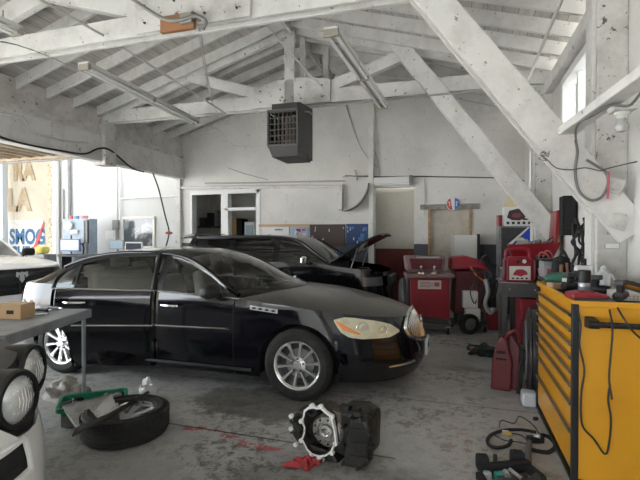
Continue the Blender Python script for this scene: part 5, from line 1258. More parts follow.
mb = MB(); [mb.tube([(.048 * math.cos(t), .048 * math.sin(t), .03 + .018 * i) for t in [k * 6.283 / 16 for k in range(16)]], .006, 5, closed=True, sm=False) for i in range(7)]; mb.build('wound_wire', dark_grey, sc_)

# ================================================================ bench by the right wall with the open red toolbox
be = empty('wall_bench', 'tall dark bench against the right wall holding the open red toolbox', 'bench', (1.16, 7.55, 0))
T_ = local(be)
MB(T_).bb(.78, 1.42, 6.86, 7.36, 1.20, 1.25).build('top', dark_grey, be, bevel=.006)
for x in (.82, 1.38):
    for y in (6.90, 7.32): MB(T_).bb(x - .025, x + .025, y - .025, y + .025, 0, 1.2).build('leg', dark_grey, be)
MB(T_).bb(.84, 1.38, 7.20, 7.33, .1, 1.2).build('back_panel', matte_black, be)
tb = empty('toolbox', 'open red metal toolbox with its lid standing upright, on the bench by the right wall', 'toolbox', (1.07, 7.08, 1.251))
mb = MB(); o1 = [Vector(v) for v in ((-.27, -.16, 0), (.22, -.16, 0), (.22, .16, 0), (-.27, .16, 0))]; o2 = [Vector(v) for v in ((-.33, -.2, .22), (.33, -.2, .26), (.33, .18, .26), (-.33, .18, .22))]
mb.grid([o1, o2], True); mb.add(o1, [(0, 1, 2, 3)]); mb.build('tray', red, tb, solid=.008)
MB().prism([(.24, -.20, .25), (.29, -.20, .25), (.37, -.20, .73), (.27, -.20, .70)], (0, .38, 0)).build('lid', red, tb, bevel=.01)
mb = MB()
for i in range(9): x = -.25 + i * .055; mb.tube([(x, -.1 + .03 * (i % 3), .16), (x + .03, -.12, .25 + .02 * (i % 3)), (x + .08, -.05, .26)], .015, 6)
mb.box((-.14, -.08, .26), (.12, .1, .05)); mb.build('tools', steel, tb)
MB().tube([(-.1, 0, .22), (.15, -.05, .26), (.28, -.1, .36), (.36, -.15, .40)], .012, 6).build('dark_wrench', dark_grey, tb, smooth=True)

# stand with charger, bag, cable bundle
st = empty('tool_stand', 'dark tool stand by the right wall behind the yellow tool chest', 'stand', (1.17, 5.4, 0)); T_ = local(st)
MB(T_).bb(.96, 1.20, 5.05, 6.0, 1.08, 1.12).build('top', dark_grey, st, bevel=.006); MB(T_).bb(1.0, 1.18, 5.1, 5.95, .3, 1.08).build('cabinet_body', matte_black, st)
for x in (.99, 1.17):
    for y in (5.08, 5.97): MB(T_).bb(x - .02, x + .02, y - .02, y + .02, 0, 1.08).build('leg', dark_grey, st)
p = at(554, 268, Y=5.72); chg = empty('battery_charger', 'grey battery charger with red lettering on the stand beside the jump starter', 'charger', (1.06, 5.72, 1.121), R(4))
MB().prism([(-.11, -.1, 0), (.11, -.1, 0), (.11, -.1, .15), (.08, -.1, .19), (-.11, -.1, .19)], (0, .2, 0)).build('case', mat('charger_grey', (.27, .27, .27), .5), chg, bevel=.015)
q = MB().bb(-.09, .09, -.106, -.1, .02, .14).build('face', mat('charger_face', (.36, .35, .35), .5), chg)
mr4 = mat('letter_red', (.45, .03, .06), .5); mb = MB()
for i, k in enumerate((-.05, .0, .05)): mb.beam((k - .018, -.109, .05), (k + .018, -.109, .10), .004, .015); mb.beam((k + .018, -.109, .05), (k - .018, -.109, .10), .004, .015)
mb.build('red_marks', mr4, q)
MB().bb(-.13, .13, -.11, .12, .195, .215).build('top_plate', black_plastic, chg, bevel=.005)
bg_ = empty('black_bag', 'black soft tool bag on the stand right of the grey charger', 'bag', (1.08, 5.28, 1.121))
mb = MB(); mb.box((0, 0, .11), (.20, .24, .22), None, .75); mb.ball((.0, .0, .22), .09, 12, (1, 1.2, .5)); mb.build('bag_body', matte_black, bg_, bevel=.03, smooth=60)
MB().tube([(-.04, -.05, .22), (0, -.05, .32), (.05, -.05, .24)], .012, 6).build('strap', black_plastic, bg_, smooth=True)
mb = MB(); mb.tube([(-.03, -.13, .02), (-.03, -.14, .18)], .018, 6); mb.tube([(.04, -.13, .02), (.02, -.14, .2)], .014, 6); mb.build('buckles', mat('strap_brown', (.25, .13, .08), .6), bg_)

# tall black cabinet behind the brace and the bright board
a = at(562, 196, Y=6.25); b = at(577, 245, Y=6.25)
sp_ = empty('black_wall_box', 'tall black box mounted on the right wall behind the diagonal brace', 'box', (1.35, 6.3, b.z)); T_ = local(sp_)
MB(T_).bb(1.28, XR - .01, 6.2, 6.42, b.z + .12, a.z).build('box_body', matte_black, sp_, bevel=.01)
MB(T_).bb(1.30, XR - .04, 6.17, 6.2, b.z + .2, a.z - .05).build('front_panel', black_plastic, sp_)
wbd = MB().bb(1.38, 1.43, 5.0, 5.25, 1.15, 1.95); tag(wbd.build('white_upright', mat('bright_white_board', (.78, .78, .77), .5), bevel=.005), 'narrow white board upright on the right wall behind the brace', 'board')
vp = at(541, 200, Y=8.2); tag(MB().bb(1.26, 1.40, 8.5, 8.62, .5, 2.6).build('white_duct', mat('white_duct_m', (.72, .72, .70), .5), bevel=.01), 'white square duct up the right wall behind the far brace', 'duct')
# hanging cable bundle
hk = empty('cable_bundle', 'bundle of black cables and tools hanging behind the diagonal brace above the chest', 'cable', at(585, 250, Y=4.9)); T_ = local(hk)
rr = random.Random(11)
for i in range(9):
    x0 = 574 + rr.random() * 18; pts = [at(x0 + rr.uniform(-2, 2), 218 + rr.random() * 10, Y=4.95)]
    for k in range(5): pts.append(at(x0 + rr.uniform(-5, 5), 230 + k * 11 + rr.uniform(-3, 3), Y=4.92 + rr.uniform(-.05, .05)))
    MB(T_).tube(pts, rr.uniform(.006, .013), 6).build('cable', wire_black, hk, smooth=True)
for i in range(7):
    p = T_ @ at(574 + rr.random() * 18, 222 + i * 7, Y=4.92); MB().box(p, (.04, .03, .06), Matrix.Rotation(rr.uniform(-.6, .6), 3, 'Y').to_euler()).build('plug', black_plastic, hk, bevel=.008)
for px, py in ((596, 236), (588, 262)): 
    p = T_ @ at(px, py, Y=4.9); MB().ball(p, .022, 8, (1, 1, 1.6)).build('plug', white_plastic, hk, smooth=True)
hose_c = mat('cord_grey', (.08, .08, .08), .6)
# black cable looped on the big brace
cm = mat('hose_grey', (.16, .16, .15), .5)
run('looped_hose', 'grey hose looped in a circle on the face of the big diagonal brace', 'hose', [at(px, py, Y=4.36) for px, py in ((575, 140), (577, 152), (575, 168), (576, 182), (580, 193), (590, 200), (600, 198), (606, 190), (608, 181), (605, 172), (596, 166), (586, 160))], .012, cm)
run('black_cable', 'black cord running over the bracket arm and across the big brace', 'cord', [at(px, py, Y=4.33) for px, py in ((541, 155), (548, 161), (556, 168), (570, 170), (585, 168), (600, 171), (606, 169), (622, 165), (645, 160))], .005, hose_c)
run('arm_cord', 'dark cord draped along the bracket arm with the bulb', 'cord', [at(640, 93, Y=3.0), at(628, 106, Y=3.2), at(610, 106, Y=3.4), at(592, 116, Y=3.75), at(580, 122, Y=3.95), at(575, 132, Y=4.1), at(577, 150, Y=4.28)], .009, cm)
run('red_strap', 'short vertical red strap on the big brace beside the looped hose', 'strap', [at(608, 172, Y=4.34), at(608, 186, Y=4.34), at(607.5, 199, Y=4.34)], .009, mat('strap_red', (.42, .10, .12), .6), sm=False)
kn = MB(); c0 = at(545, 156, Y=4.34)
rr = random.Random(3); kn.tube([c0 + Vector((rr.uniform(-.05, .05), rr.uniform(-.015, .015), rr.uniform(-.05, .05))) for _ in range(12)], .003, 5)
tag(kn.build('wire_knot', hose_c, smooth=True), 'small tangle of black wire tied on the big brace', 'wire')
# anchor plates on the big brace foot
for i, (px, py, lb) in enumerate(((615, 186, 'round anchor bolt plate on the post just above the brace foot'), (619, 222, 'square anchor plate with a round bolt near the foot of the big brace'), (612, 246, 'small rectangular label plate at the bottom of the brace foot'))):
    p = at(px, py, Y=4.385); an = empty('anchor_plate', lb, 'plate', p)
    if i < 2: MB().box((0, 0, 0), (.13, .012, .13), Matrix.Rotation(R(20), 3, 'Y').to_euler()).build('plate', paint_rough, an, bevel=.004); MB().lathe([(.04, 0), (.035, .015), (0, .02)], (0, 0, 0), (0, -1, 0), 16).build('bolt', paint_rough, an, smooth=30)
    else: MB().box((0, 0, 0), (.12, .012, .05)).build('plate', steel, an, bevel=.004); MB().bb(-.05, .05, -.012, -.008, -.02, .02).build('label', white_plastic, an)

# ================================================================ yellow tool chest
X0, X1, Y0, Y1, CT = .725, 1.16, 3.20, 4.50, 1.165
tcst = empty('tool_chest', 'yellow steel tool chest with grey drawer pulls at the right edge', 'tool chest', ((X0 + X1) / 2, (Y0 + Y1) / 2, 0)); T_ = local(tcst)
X1 = 1.42
MB(T_).bb(X0 + .02, X1, Y0, Y1, .03, CT - .01).build('chest_body', yellow, tcst, bevel=.004)
MB(T_).bb(X0 - .012, X0 + .03, Y0 - .012, Y0 + .02, .02, CT).build('corner_trim', black_plastic, tcst, bevel=.006); MB(T_).bb(X0 - .01, X0 + .03, Y1 - .02, Y1 + .01, .02, CT).build('corner_trim', black_plastic, tcst, bevel=.006)
MB(T_).bb(X0 - .01, X1 + .01, Y0 - .01, Y1 + .01, .015, .04).build('base', black_plastic, tcst)
mb = MB(T_); mb.bb(X0 - .01, X0 + .02, Y0, Y1, CT - .02, CT + .02); mb.bb(X0, X1, Y0 - .008, Y0 + .015, CT - .02, CT + .02); mb.bb(X0, X1, Y1 - .015, Y1 + .008, CT - .02, CT + .02); mb.bb(X1 - .02, X1, Y0, Y1, CT - .02, CT + .02); mb.build('top_rim', yellow, tcst, bevel=.004)
MB(T_).bb(X0 + .02, X1 - .02, Y0 + .015, Y1 - .015, CT - .02, CT - .005).build('top_mat', dark_grey, tcst)
pull = mat('drawer_pull_grey', (.16, .155, .15), .35, .5)
zz = [1.10, 1.00, .91, .82, .73, .64, .52, .34, .06]
for i in range(len(zz) - 1):
    dr2 = MB(T_).bb(X0, X0 + .03, Y0 + .03, Y1 - .03, zz[i + 1] + .006, zz[i] - .006).build('drawer', yellow, tcst, bevel=.004)
    MB(T_).prism([(X0, Y0 + .04, zz[i] - .008), (X0 - .022, Y0 + .04, zz[i] - .008), (X0 - .022, Y0 + .04, zz[i] - .020), (X0, Y0 + .04, zz[i] - .036)], (0, Y1 - Y0 - .08, 0)).build('pull', pull if i else dark_grey, dr2)
hb = MB(T_); hb.tube([(X0 + .10, Y0 - .10, 1.055), (X1 - .02, Y0 - .10, 1.055)], .018, 10, sm=False); hb.build('side_handle', black_plastic, tcst, smooth=True)
mb = MB(T_); mb.prism([(X0 + .06, Y0, 1.02), (X0 + .06, Y0, 1.09), (X0 + .06, Y0 - .11, 1.08), (X0 + .06, Y0 - .13, 1.055), (X0 + .06, Y0 - .11, 1.03)], (.06, 0, 0)); mb.build('handle_bracket', black_plastic, tcst, bevel=.006)
for y in (Y0 + .12, Y1 - .12):
    for x in (X0 + .08, X1 - .06):
        T2 = T_ @ Vector((x, y, 0)); caster(tcst, T2.x, T2.y, .012)
# cords down the chest end
for pts, lb in (([(577, 304), (581, 325), (580, 345), (585, 370), (582, 395), (583, 425), (595, 440), (606, 455), (610, 445), (612, 420), (609, 400), (611, 385)], 'black cord hanging in a long loop down the yellow chest end'),
                ([(610, 308), (613, 330), (611, 360), (610, 380), (613, 400)], 'thin black cord hanging over the chest handle bar'),
                ([(618, 306), (625, 320), (634, 332), (645, 342)], 'short black cord crossing the chest handle at right')):
    run('charger_cord', lb, 'cord', [at(px, py, Y=Y0 - (.02 if 'long' in lb else .13)) if py > 312 else at(px, py + 2, Y=Y0 - .02) for px, py in pts], .006, wire_black)
# stuff on the chest
def top(px, py): q = at(px, py, z=CT + .02); return q
zt_ = CT - .004
p = at(583, 304, z=zt_); rch = empty('red_charger', 'red battery charger at the front edge on top of the yellow tool chest', 'charger', (.82, 3.34, CT + .021), R(8))
mb = MB(); mb.prism([(-.10, -.07, 0), (.12, -.07, 0), (.13, -.07, .025), (.08, -.07, .04), (-.02, -.07, .05), (-.10, -.07, .035)], (0, .14, 0)); mb.build('case', red_plastic, rch, bevel=.012)
MB().box((.0, -.02, .048), (.09, .07, .012)).build('contact_bay', dark_red, rch, bevel=.004); MB().bb(-.09, .11, -.075, -.07, .004, .012).build('trim', dark_grey, rch)
p = at(588, 290, z=zt_); cnn = empty('spray_can', 'spray can with a wide black cap behind the red charger on the chest', 'can', (.885, 3.60, zt_))
MB().lathe([(0, 0), (.038, 0), (.040, .006), (.040, .10), (.034, .112), (0, .112)], n=24).build('can_body', mat('frosted_can', (.38, .40, .42), .2, .4), cnn, smooth=30)
MB().lathe([(.041, .105), (.041, .19), (.036, .195), (0, .195)], n=24).build('cap', black_plastic, cnn, smooth=30)
MB().lathe([(.0405, .03), (.0405, .08)], n=24).build('label', mat('can_label', (.10, .11, .13), .5), cnn)
gcs = empty('green_case', 'dark green power tool lying at the far end of the yellow chest', 'tool', (.90, 4.28, zt_), R(-12))
MB().prism([(-.15, -.06, .04), (.16, -.06, .04), (.17, -.06, .10), (.05, -.06, .125), (-.12, -.06, .115), (-.16, -.06, .08)], (0, .14, 0)).build('tool_body', mat('dark_green', (.015, .11, .07), .45), gcs, bevel=.02)
MB().bb(-.14, .14, -.05, .07, 0, .04).build('sole_plate', mid_grey, gcs, bevel=.006); MB().bb(-.02, .1, -.066, -.06, .05, .08).build('label', white_plastic, gcs)
yt = empty('wood_block', 'pale wooden block in front of the green tool on the chest', 'block', (.80, 4.02, CT + .0)); MB().box((0, 0, .03), (.14, .10, .05), R(15)).build('block', wood, yt, bevel=.005); MB().box((.0, 0, .057), (.06, .03, .004), R(15)).build('pencil_mark', dark_grey, yt)
blk = [((.90, 3.95), 'black impact wrench lying in the middle of the chest top', 20), ((1.02, 3.75), 'black cordless drill lying right of the spray can on the chest', -35), ((1.06, 3.42), 'black angle grinder near the right front of the chest top', 60), ((1.02, 4.2), 'black ratchet gun at the back of the chest beside the green tool', 5)]
for (x, y), lb, a_ in blk:
    o = empty('power_tool', lb, 'tool', (x, y, zt_), R(a_), 'black power tools on the yellow chest')
    MB().cyl((-.09, 0, .04), (.07, 0, .045), .035, .03, 14).build('motor', black_plastic, o, smooth=40, bevel=.004); MB().prism([(-.06, -.02, .05), (-.01, -.02, .05), (.0, -.02, .11), (-.05, -.02, .12)], (0, .04, 0)).build('handle', matte_black, o, bevel=.01)
    MB().cyl((.07, 0, .045), (.12, 0, .045), .012, n=10).build('chuck', steel, o); MB().box((-.03, 0, .13), (.09, .06, .035)).build('battery', dark_grey, o, bevel=.008)
ltr = at(613, 265, Y=4.3); lj = empty('white_jug', 'white plastic jug with a black spray head behind the tools on the chest', 'jug', (1.08, 4.42, zt_))
MB().bb(-.07, .07, -.05, .05, 0, .18).build('jug_body', white_plastic, lj, bevel=.02); MB().cyl((0, 0, .18), (0, 0, .24), .022, n=12).build('spray_head', black_plastic, lj); MB().tube([(.0, 0, .23), (-.02, -.03, .25), (-.02, -.06, .2)], .012, 6).build('trigger', black_plastic, lj)
wp_ = empty('perforated_tray', 'white perforated tray at the right frame edge on the chest', 'tray', (1.10, 3.56, CT - .003)); MB().bb(-.06, .085, -.10, .10, .0, .055).build('tray', mat('tray_white', (.62, .60, .56), .5), wp_, bevel=.006)
mb = MB(); [mb.box((-.045 + i * .022, -.101, .015 + j * .018), (.010, .003, .008)) for i in range(6) for j in range(2)]; mb.build('slots', mat('slot_tan', (.35, .28, .2), .6), wp_)['kind'] = 'stuff'
# crumpled clear plastic at the right edge
def crumple(name, label, cat, c, sx_, sy_, sz_, m, seed=1, amp=.35, n_=26, flat=True, parent=None):
    rows = []; c = Vector(c)
    for j in range(n_ // 2 + 1):
        ph = math.pi / 2 * j / (n_ // 2) if flat else math.pi * j / (n_ // 2); r = []
        for i in range(n_):
            th = 2 * math.pi * i / n_; d = Vector((math.sin(ph) * math.cos(th), math.sin(ph) * math.sin(th), math.cos(ph)))
            k = 1 + amp * (noise.noise(d * 2.2 + Vector((seed, 0, 0))) * 1.4 + .6 * abs(noise.noise(d * 5 + Vector((0, seed, 0)))))
            r.append(c + Vector((d.x * sx_ * k, d.y * sy_ * k, max(0, d.z * sz_ * k) if flat else d.z * sz_ * k)))
        rows.append(r)
    return tag(MB().grid(rows, True).build(name, m, smooth=60), label, cat)
crumple('plastic_wrap', 'crumpled translucent plastic wrap at the right edge behind the chest tools', 'plastic', (1.13, 4.02, zt_), .06, .16, .16, mat('cloudy_plastic', (.62, .63, .64), .25, alpha=.7), 4, .4)
rbx = empty('red_case', 'red case cut off by the right frame edge on top of the chest', 'case', (1.30, 3.50, CT)); MB().box((0, 0, .09), (.12, .2, .16)).build('case_body', mat('pinkish_red', (.5, .07, .09), .4), rbx, bevel=.02); MB().box((-.062, 0, .13), (.012, .08, .03)).build('latch', dark_grey, rbx)

# round drum standing between the cart and the chest
dm = at(532, 400, z=0)
dr3 = empty('round_drum', 'large dark grey round drum on edge behind the yellow chest', 'drum', (.80, 4.965, 0))
MB().lathe([(0, -.11), (.34, -.11), (.40, -.10), (.43, -.09), (.43, -.07), (.415, -.06), (.415, .08), (.43, .09), (.40, .10), (0, .10)], (0, 0, .43), (1, -.1, 0), 48).build('drum_shell', mat('drum_grey', (.05, .05, .05), .4, .3, col2=(.03, .03, .03), scale=7), dr3, smooth=30)
MB().lathe([(.30, -.109), (.30, -.12), (.28, -.12), (.28, -.109)], (0, 0, .43), (1, -.1, 0), 40).build('face_ring', mid_grey, dr3, smooth=30)
wb_ = MB(); wb_.bb(.60, .73, 4.52, 4.66, 0, .13); tag(wb_.build('white_container', mat('translucent_white', (.50, .52, .56), .4), bevel=.02), 'low white plastic block on the floor against the chest corner', 'block')
# red seat-shaped jack
jk = empty('red_jack', 'dark red upright steel shell with slots beside the rolling cart', 'jack', (.465, 4.96, 0), R(-10))
jk.scale = (.85, .85, 1.0)
MB().prism([(-.13, -.05, 0), (.10, -.05, 0), (.12, -.05, .30), (.06, -.05, .52), (.0, -.05, .57), (-.06, -.05, .50), (-.11, -.05, .32)], (0, .12, 0)).build('shell', mat('jack_red', (.11, .008, .012), .4), jk, bevel=.02)
mb = MB(); mb.box((-.01, -.055, .40), (.10, .012, .03)); mb.box((-.01, -.055, .33), (.12, .012, .015)); mb.build('slots', matte_black, jk)
MB().prism([(.08, .02, .02), (.16, .02, .0), (.20, .02, .45), (.08, .02, .60)], (0, .10, 0)).build('side_frame', MATS['jack_red'], jk, bevel=.01)
mb = MB(); mb.tube([(.02, .02, .50), (.08, -.03, .60), (.16, .0, .62), (.2, .03, .5)], .022, 6); mb.build('linkage', mat('linkage_red', (.15, .015, .02), .4), jk, smooth=True)
MB().box((.22, -.04, .22), (.05, .06, .46), Matrix.Rotation(R(8), 3, 'Y').to_euler()).build('black_lever', matte_black, jk, bevel=.01)
# cables pile and paper
pc = at(484, 356, z=0); cp_ = empty('hose_heap', 'heap of dark green and black hoses on the floor left of the red steel shell', 'hose', (pc.x, pc.y, 0))
rr = random.Random(8)
for i, m_ in enumerate((matte_black, mat('dark_green_hose', (.015, .05, .045), .5), matte_black, MATS['dark_green_hose'] if 'dark_green_hose' in MATS else matte_black, black_plastic)):
    MB().tube([Vector((rr.uniform(-.22, .22), rr.uniform(-.12, .12), .02 + .13 * rr.random())) for _ in range(7)], .018, 7).build('hose', m_, cp_, smooth=True)
MB().box((.02, .0, .05), (.24, .16, .09), R(20)).build('tool_pouch', matte_black, cp_, bevel=.03); MB().box((-.14, -.03, .10), (.05, .05, .04)).build('pink_fitting', mat('pink_part', (.45, .15, .18), .5), cp_, bevel=.01)
pp_ = MB(); g = []
for i in range(6): g.append([Vector((.44 + .2 * i / 5 + .05 * j / 4, 5.42 + .22 * j / 4, .004 + .05 * max(0, (i / 5 - .5)) * (1 + math.sin(j)))) for j in range(5)])
tag(pp_.grid(g).build('paper_sheet', mat('paper', (.62, .62, .60), .8), solid=.003), 'white paper sheet lying on the floor between the hoses and red steel shell', 'paper')

# ================================================================ floor items right
lp = empty('hose_loops', 'thick black hose coiled in two loops on the floor by the chest', 'hose', at(525, 440, z=0)); T_ = local(lp)
zf = .014
def fl_(px, py, z=zf): q = at(px, py, z=z); return q
MB(T_).tube([fl_(*p) for p in ((537, 433), (522, 430.5), (506, 431), (493, 435), (488, 441), (491, 447), (500, 448.5), (509, 446), (512, 441))], .013, 8).build('hose', matte_black, lp, smooth=True)
MB(T_).tube([fl_(*p) for p in ((531, 440), (540, 436), (548, 437), (554, 442), (556, 448), (550, 453), (541, 452.5), (531, 450))], .015, 8).build('hose', matte_black, lp, smooth=True)
MB(T_).tube([fl_(530, 470, .02), fl_(529, 455, .02), fl_(530, 443, .03)], .022, 8).build('hose_end', mat('hose_end_grey', (.10, .10, .10), .5), lp, smooth=True)
mb = MB(T_); mb.box(fl_(536, 440, .03), (.13, .05, .05), R(15)); mb.build('coupling', black_plastic, lp, bevel=.012)
mb = MB(T_); mb.cyl(fl_(535, 437, .05), fl_(541, 437, .06), .018, n=12); mb.build('fitting', steel, lp)
p = fl_(508, 437, .0); yp = empty('brass_fitting', 'small yellowish hose fitting lying inside the left black hose loop', 'fitting', p); MB().cyl((-.03, 0, .018), (.03, .01, .02), .017, n=10).build('fitting_body', mat('brass', (.55, .42, .15), .4, .4), yp); MB().box((-.01, .03, .015), (.05, .03, .03)).build('white_end', white_plastic, yp, bevel=.005)
run('thin_wire', 'thin tangled wire lying across the black hose loops', 'wire', [fl_(*p, .006) for p in ((500, 428), (502, 421), (515, 424), (520, 417), (532, 424), (540, 434))], .004, wire_black)
run('thin_wire', 'thin wire trailing from the left hose loop to the coupling', 'wire', [fl_(*p, .006) for p in ((494, 435), (505, 441), (520, 443), (530, 445), (522, 436), (510, 434))], .004, wire_black)
p = fl_(536.5, 421, 0); tag(MB().box(p + Vector((0, 0, .014)), (.04, .03, .028), R(30)).build('rubber_plug', matte_black, bevel=.008), 'small black rubber plug on the floor beyond the hose loops', 'plug')
# black bracket assembly at the bottom edge
ba = empty('radiator_bracket', 'black bracket assembly with bright fittings, cropped by the bottom edge', 'bracket', fl_(505, 468, 0)); T_ = local(ba)
P_ = lambda px, py, z=.05: at(px, py, z=z)
MB(T_).beam(P_(482, 471), P_(530, 466), .06, .07).build('cross_bar', matte_black, ba, bevel=.01)
for px, py, s in ((483, 463, .08), (518, 459, .09)): MB(T_).box(P_(px, py, .07), (s, .07, .10), R(10)).build('end_block', matte_black, ba, bevel=.015)
MB(T_).box(P_(496, 460, .09), (.025, .03, .06)).build('tab', matte_black, ba, bevel=.005)
MB(T_).beam(P_(480, 476), P_(488, 492), .05, .05).build('side_bar', matte_black, ba, bevel=.01); MB(T_).beam(P_(528, 468), P_(545, 482), .05, .05).build('side_bar', matte_black, ba, bevel=.01)
MB(T_).beam(P_(540, 478), P_(520, 498), .05, .05).build('side_bar', dark_grey, ba, bevel=.01)
MB(T_).cyl(P_(511, 472, .06), P_(524, 482, .06), .022, n=12).build('bright_tube', chrome, ba, smooth=True); MB(T_).box(P_(500, 477, .05), (.06, .05, .05), R(25)).build('green_part', mat('green_part', (.02, .2, .17), .5), ba, bevel=.01)
MB(T_).box(P_(488, 477, .06), (.05, .04, .06), R(15)).build('grey_part', mid_grey, ba, bevel=.01); MB(T_).cyl(P_(506, 473, .07), P_(509, 478, .07), .02, n=10).build('bolt', steel, ba); MB(T_).box(P_(515, 484, .04), (.2, .12, .05), R(5)).build('lower_plate', dark_grey, ba, bevel=.008)

# ================================================================ transmission on the floor
tz = empty('transmission', 'dismounted transmission with an open bell housing standing on the floor before the sedan', 'gearbox', (-.87, 3.08, 0), R(-12))
tz.scale = (1.0, .96, .93)
cast = mat('cast_aluminium_dirty', (.060, .056, .050), .45, .6, col2=(.022, .020, .018), scale=14, lo=.45, hi=.62, bump=.3, bscale=30); castd = mat('greasy_casting', (.014, .013, .012), .40, .3, col2=(.032, .029, .026), scale=9, bump=.4, bscale=22)
K = .00142
def FP(x, y, d=0, k=1.0): return Vector(((x - 240) * K * k + 240 * K * 0 - .035, -.10 + d, .225 - (y - 210) * K * k))
fl2 = [(205, 78), (228, 80), (250, 72), (275, 90), (310, 108), (320, 135), (326, 165), (335, 215), (338, 248), (322, 275), (312, 302), (280, 330), (245, 345), (198, 344), (170, 325), (150, 295), (136, 275), (150, 235), (152, 205), (136, 172), (147, 140), (152, 110), (175, 88)]
inn = [(240 + (x - 240) * .91, 212 + (y - 212) * .92) for x, y in fl2]
mb = MB(); n1 = len(fl2)
for (d0, pf) in ((0, 0),):
    o_ = [FP(x, y, 0) for x, y in fl2]; i_ = [FP(x, y, 0) for x, y in inn]; o2 = [FP(x, y, .03) for x, y in fl2]; i2 = [FP(x, y, .03) for x, y in inn]
    mb.grid([i2, i_, o_, o2], True)
flg = mb.build('flange', mat('bright_gasket_face', (.80, .80, .78), .45, .3, col2=(.45, .44, .42), scale=25, lo=.55, hi=.70), tz, smooth=40)
mb = MB(); bowl = []
for k, d in ((.915, 0.0), (.89, .04), (.80, .10), (.62, .14), (.35, .15)): bowl.append([FP(240 + (x - 240) * k, 212 + (y - 212) * k, d) for x, y in fl2])
mb.grid(bowl, True); mb.build('bell_interior', cast, tz, smooth=50)
mb = MB(); sh_ = []
for k, d in ((1.0, .03), (1.02, .08), (.96, .17), (.80, .25)): sh_.append([FP(240 + (x - 240) * k, 212 + (y - 212) * k, d) for x, y in fl2])
mb.grid(sh_, True); mb.build('bell_housing', cast, tz, smooth=50)
cc = FP(265, 215, .05); ax = (0, -1, 0)
MB().lathe([(.125, -.06), (.125, -.02), (.110, .0), (.075, .008), (.07, -.01), (.055, -.01), (.05, .012), (.032, .016), (.03, -.02), (0, -.02)], cc, ax, 40).build('torque_hub', mat('machined_grey', (.42, .41, .38), .4, .7, col2=(.22, .21, .19), scale=20), tz, smooth=30)
MB().lathe([(.030, .0), (.036, .018), (.030, .024), (.022, .018), (.020, -.04), (0, -.04)], cc, ax, 28).build('shaft_seal', mat('seal_bright', (.5, .5, .48), .25, .9), tz, smooth=30)
mb = MB()
for i in range(9): t = i * .698; mb.cyl(cc + Vector((.092 * math.cos(t), -.002, .092 * math.sin(t))), cc + Vector((.092 * math.cos(t), -.014, .092 * math.sin(t))), .008, n=6)
mb.build('hub_bolts', castd, tz)
MB().lathe([(.045, -.04), (.045, .03), (.03, .03), (.028, -.02), (0, -.02)], FP(185, 115, .06), ax, 24).build('starter_bore', castd, tz, smooth=30)
MB().lathe([(.055, -.05), (.05, .0), (.03, .01), (.0, .01)], FP(185, 225, .06), ax, 24).build('diff_bore', castd, tz, smooth=30)
for x, y in ((200, 75), (250, 70), (314, 110), (334, 248), (314, 302), (243, 347), (196, 346), (137, 280), (137, 173), (76, 157), (76, 228), (104, 309)):
    c = FP(x, y, -.004); o_ = MB().lathe([(.017, .02), (.017, -.006), (.009, -.006), (.009, .0), (0, .0)], c, (0, 1, 0), 14).build('bolt_boss', flg.data.materials[0], tz, smooth=30)
mb = MB(); mb.prism([FP(140, 130, .03), FP(150, 290, .03), FP(110, 320, .03), FP(65, 270, .03), FP(72, 150, .03), FP(105, 125, .03)], (0, .14, 0)); mb.build('side_case', castd, tz, bevel=.015)
mb = MB()
for i in range(5): mb.beam(FP(108, 215, .012), FP(108 + 48 * math.cos(1.2 * i), 215 + 62 * math.sin(1.2 * i), .012), .012, .02, (0, 1, 0))
mb.lathe([(.035, 0), (.03, .02), (.015, .02), (.012, 0)], FP(108, 215, .02), ax, 16); mb.build('side_ribs', cast, tz)
# main case and pan behind to the right
def slab(pts, y0, y1, nm, m, b=.02): return MB().prism([Vector((x, y0, z)) for x, z in pts], (0, y1 - y0, 0)).build(nm, m, tz, bevel=b, smooth=50)
slab([(.02, .06), (.26, .02), (.30, .06), (.31, .36), (.22, .40), (.06, .38), (.02, .30)], -.03, .26, 'main_case', castd, .03)
slab([(.14, .00), (.28, .02), (.33, .07), (.35, .30), (.31, .385), (.20, .37), (.16, .20)], -.08, .04, 'valve_cover', castd, .02)
mb = MB()
for i in range(3): z = .10 + i * .10; mb.beam((.20, -.085, z), (.33, -.085, z + .015), .010, .008, (0, 1, 0))
mb.build('cover_ribs', castd, tz)
for i, (x, z) in enumerate(((.15, .03), (.26, .02), (.34, .10), (.355, .2), (.345, .29), (.28, .39), (.20, .38), (.15, .30), (.15, .16))): MB().cyl((x, -.10, z), (x, -.04, z), .013, n=8).build('cover_bolt', castd, tz, bevel=.003)
mb = MB(); mb.cyl((.20, .05, .38), (.20, .05, .425), .03, n=14); mb.cyl((.28, .1, .37), (.30, .1, .42), .022, n=12); mb.box((.12, .02, .40), (.07, .06, .05)); mb.build('vent_fittings', castd, tz, bevel=.004)
MB().box((.06, .0, .34), (.10, .08, .09)).build('solenoid_block', mat('brown_casting', (.12, .10, .075), .5, .4), tz, bevel=.012)
MB().prism([FP(150, 300, .04), FP(300, 320, .04), (.10, -.06, .0), (-.10, -.06, .0)], (0, .2, 0)).build('oil_sump', castd, tz, bevel=.01)
mb = MB(); mb.tube([FP(225, 350, .0), FP(240, 370, .0), FP(262, 360, .0), FP(268, 345, .01)], .006, 6); mb.build('wire_clip', steel, tz, smooth=True)
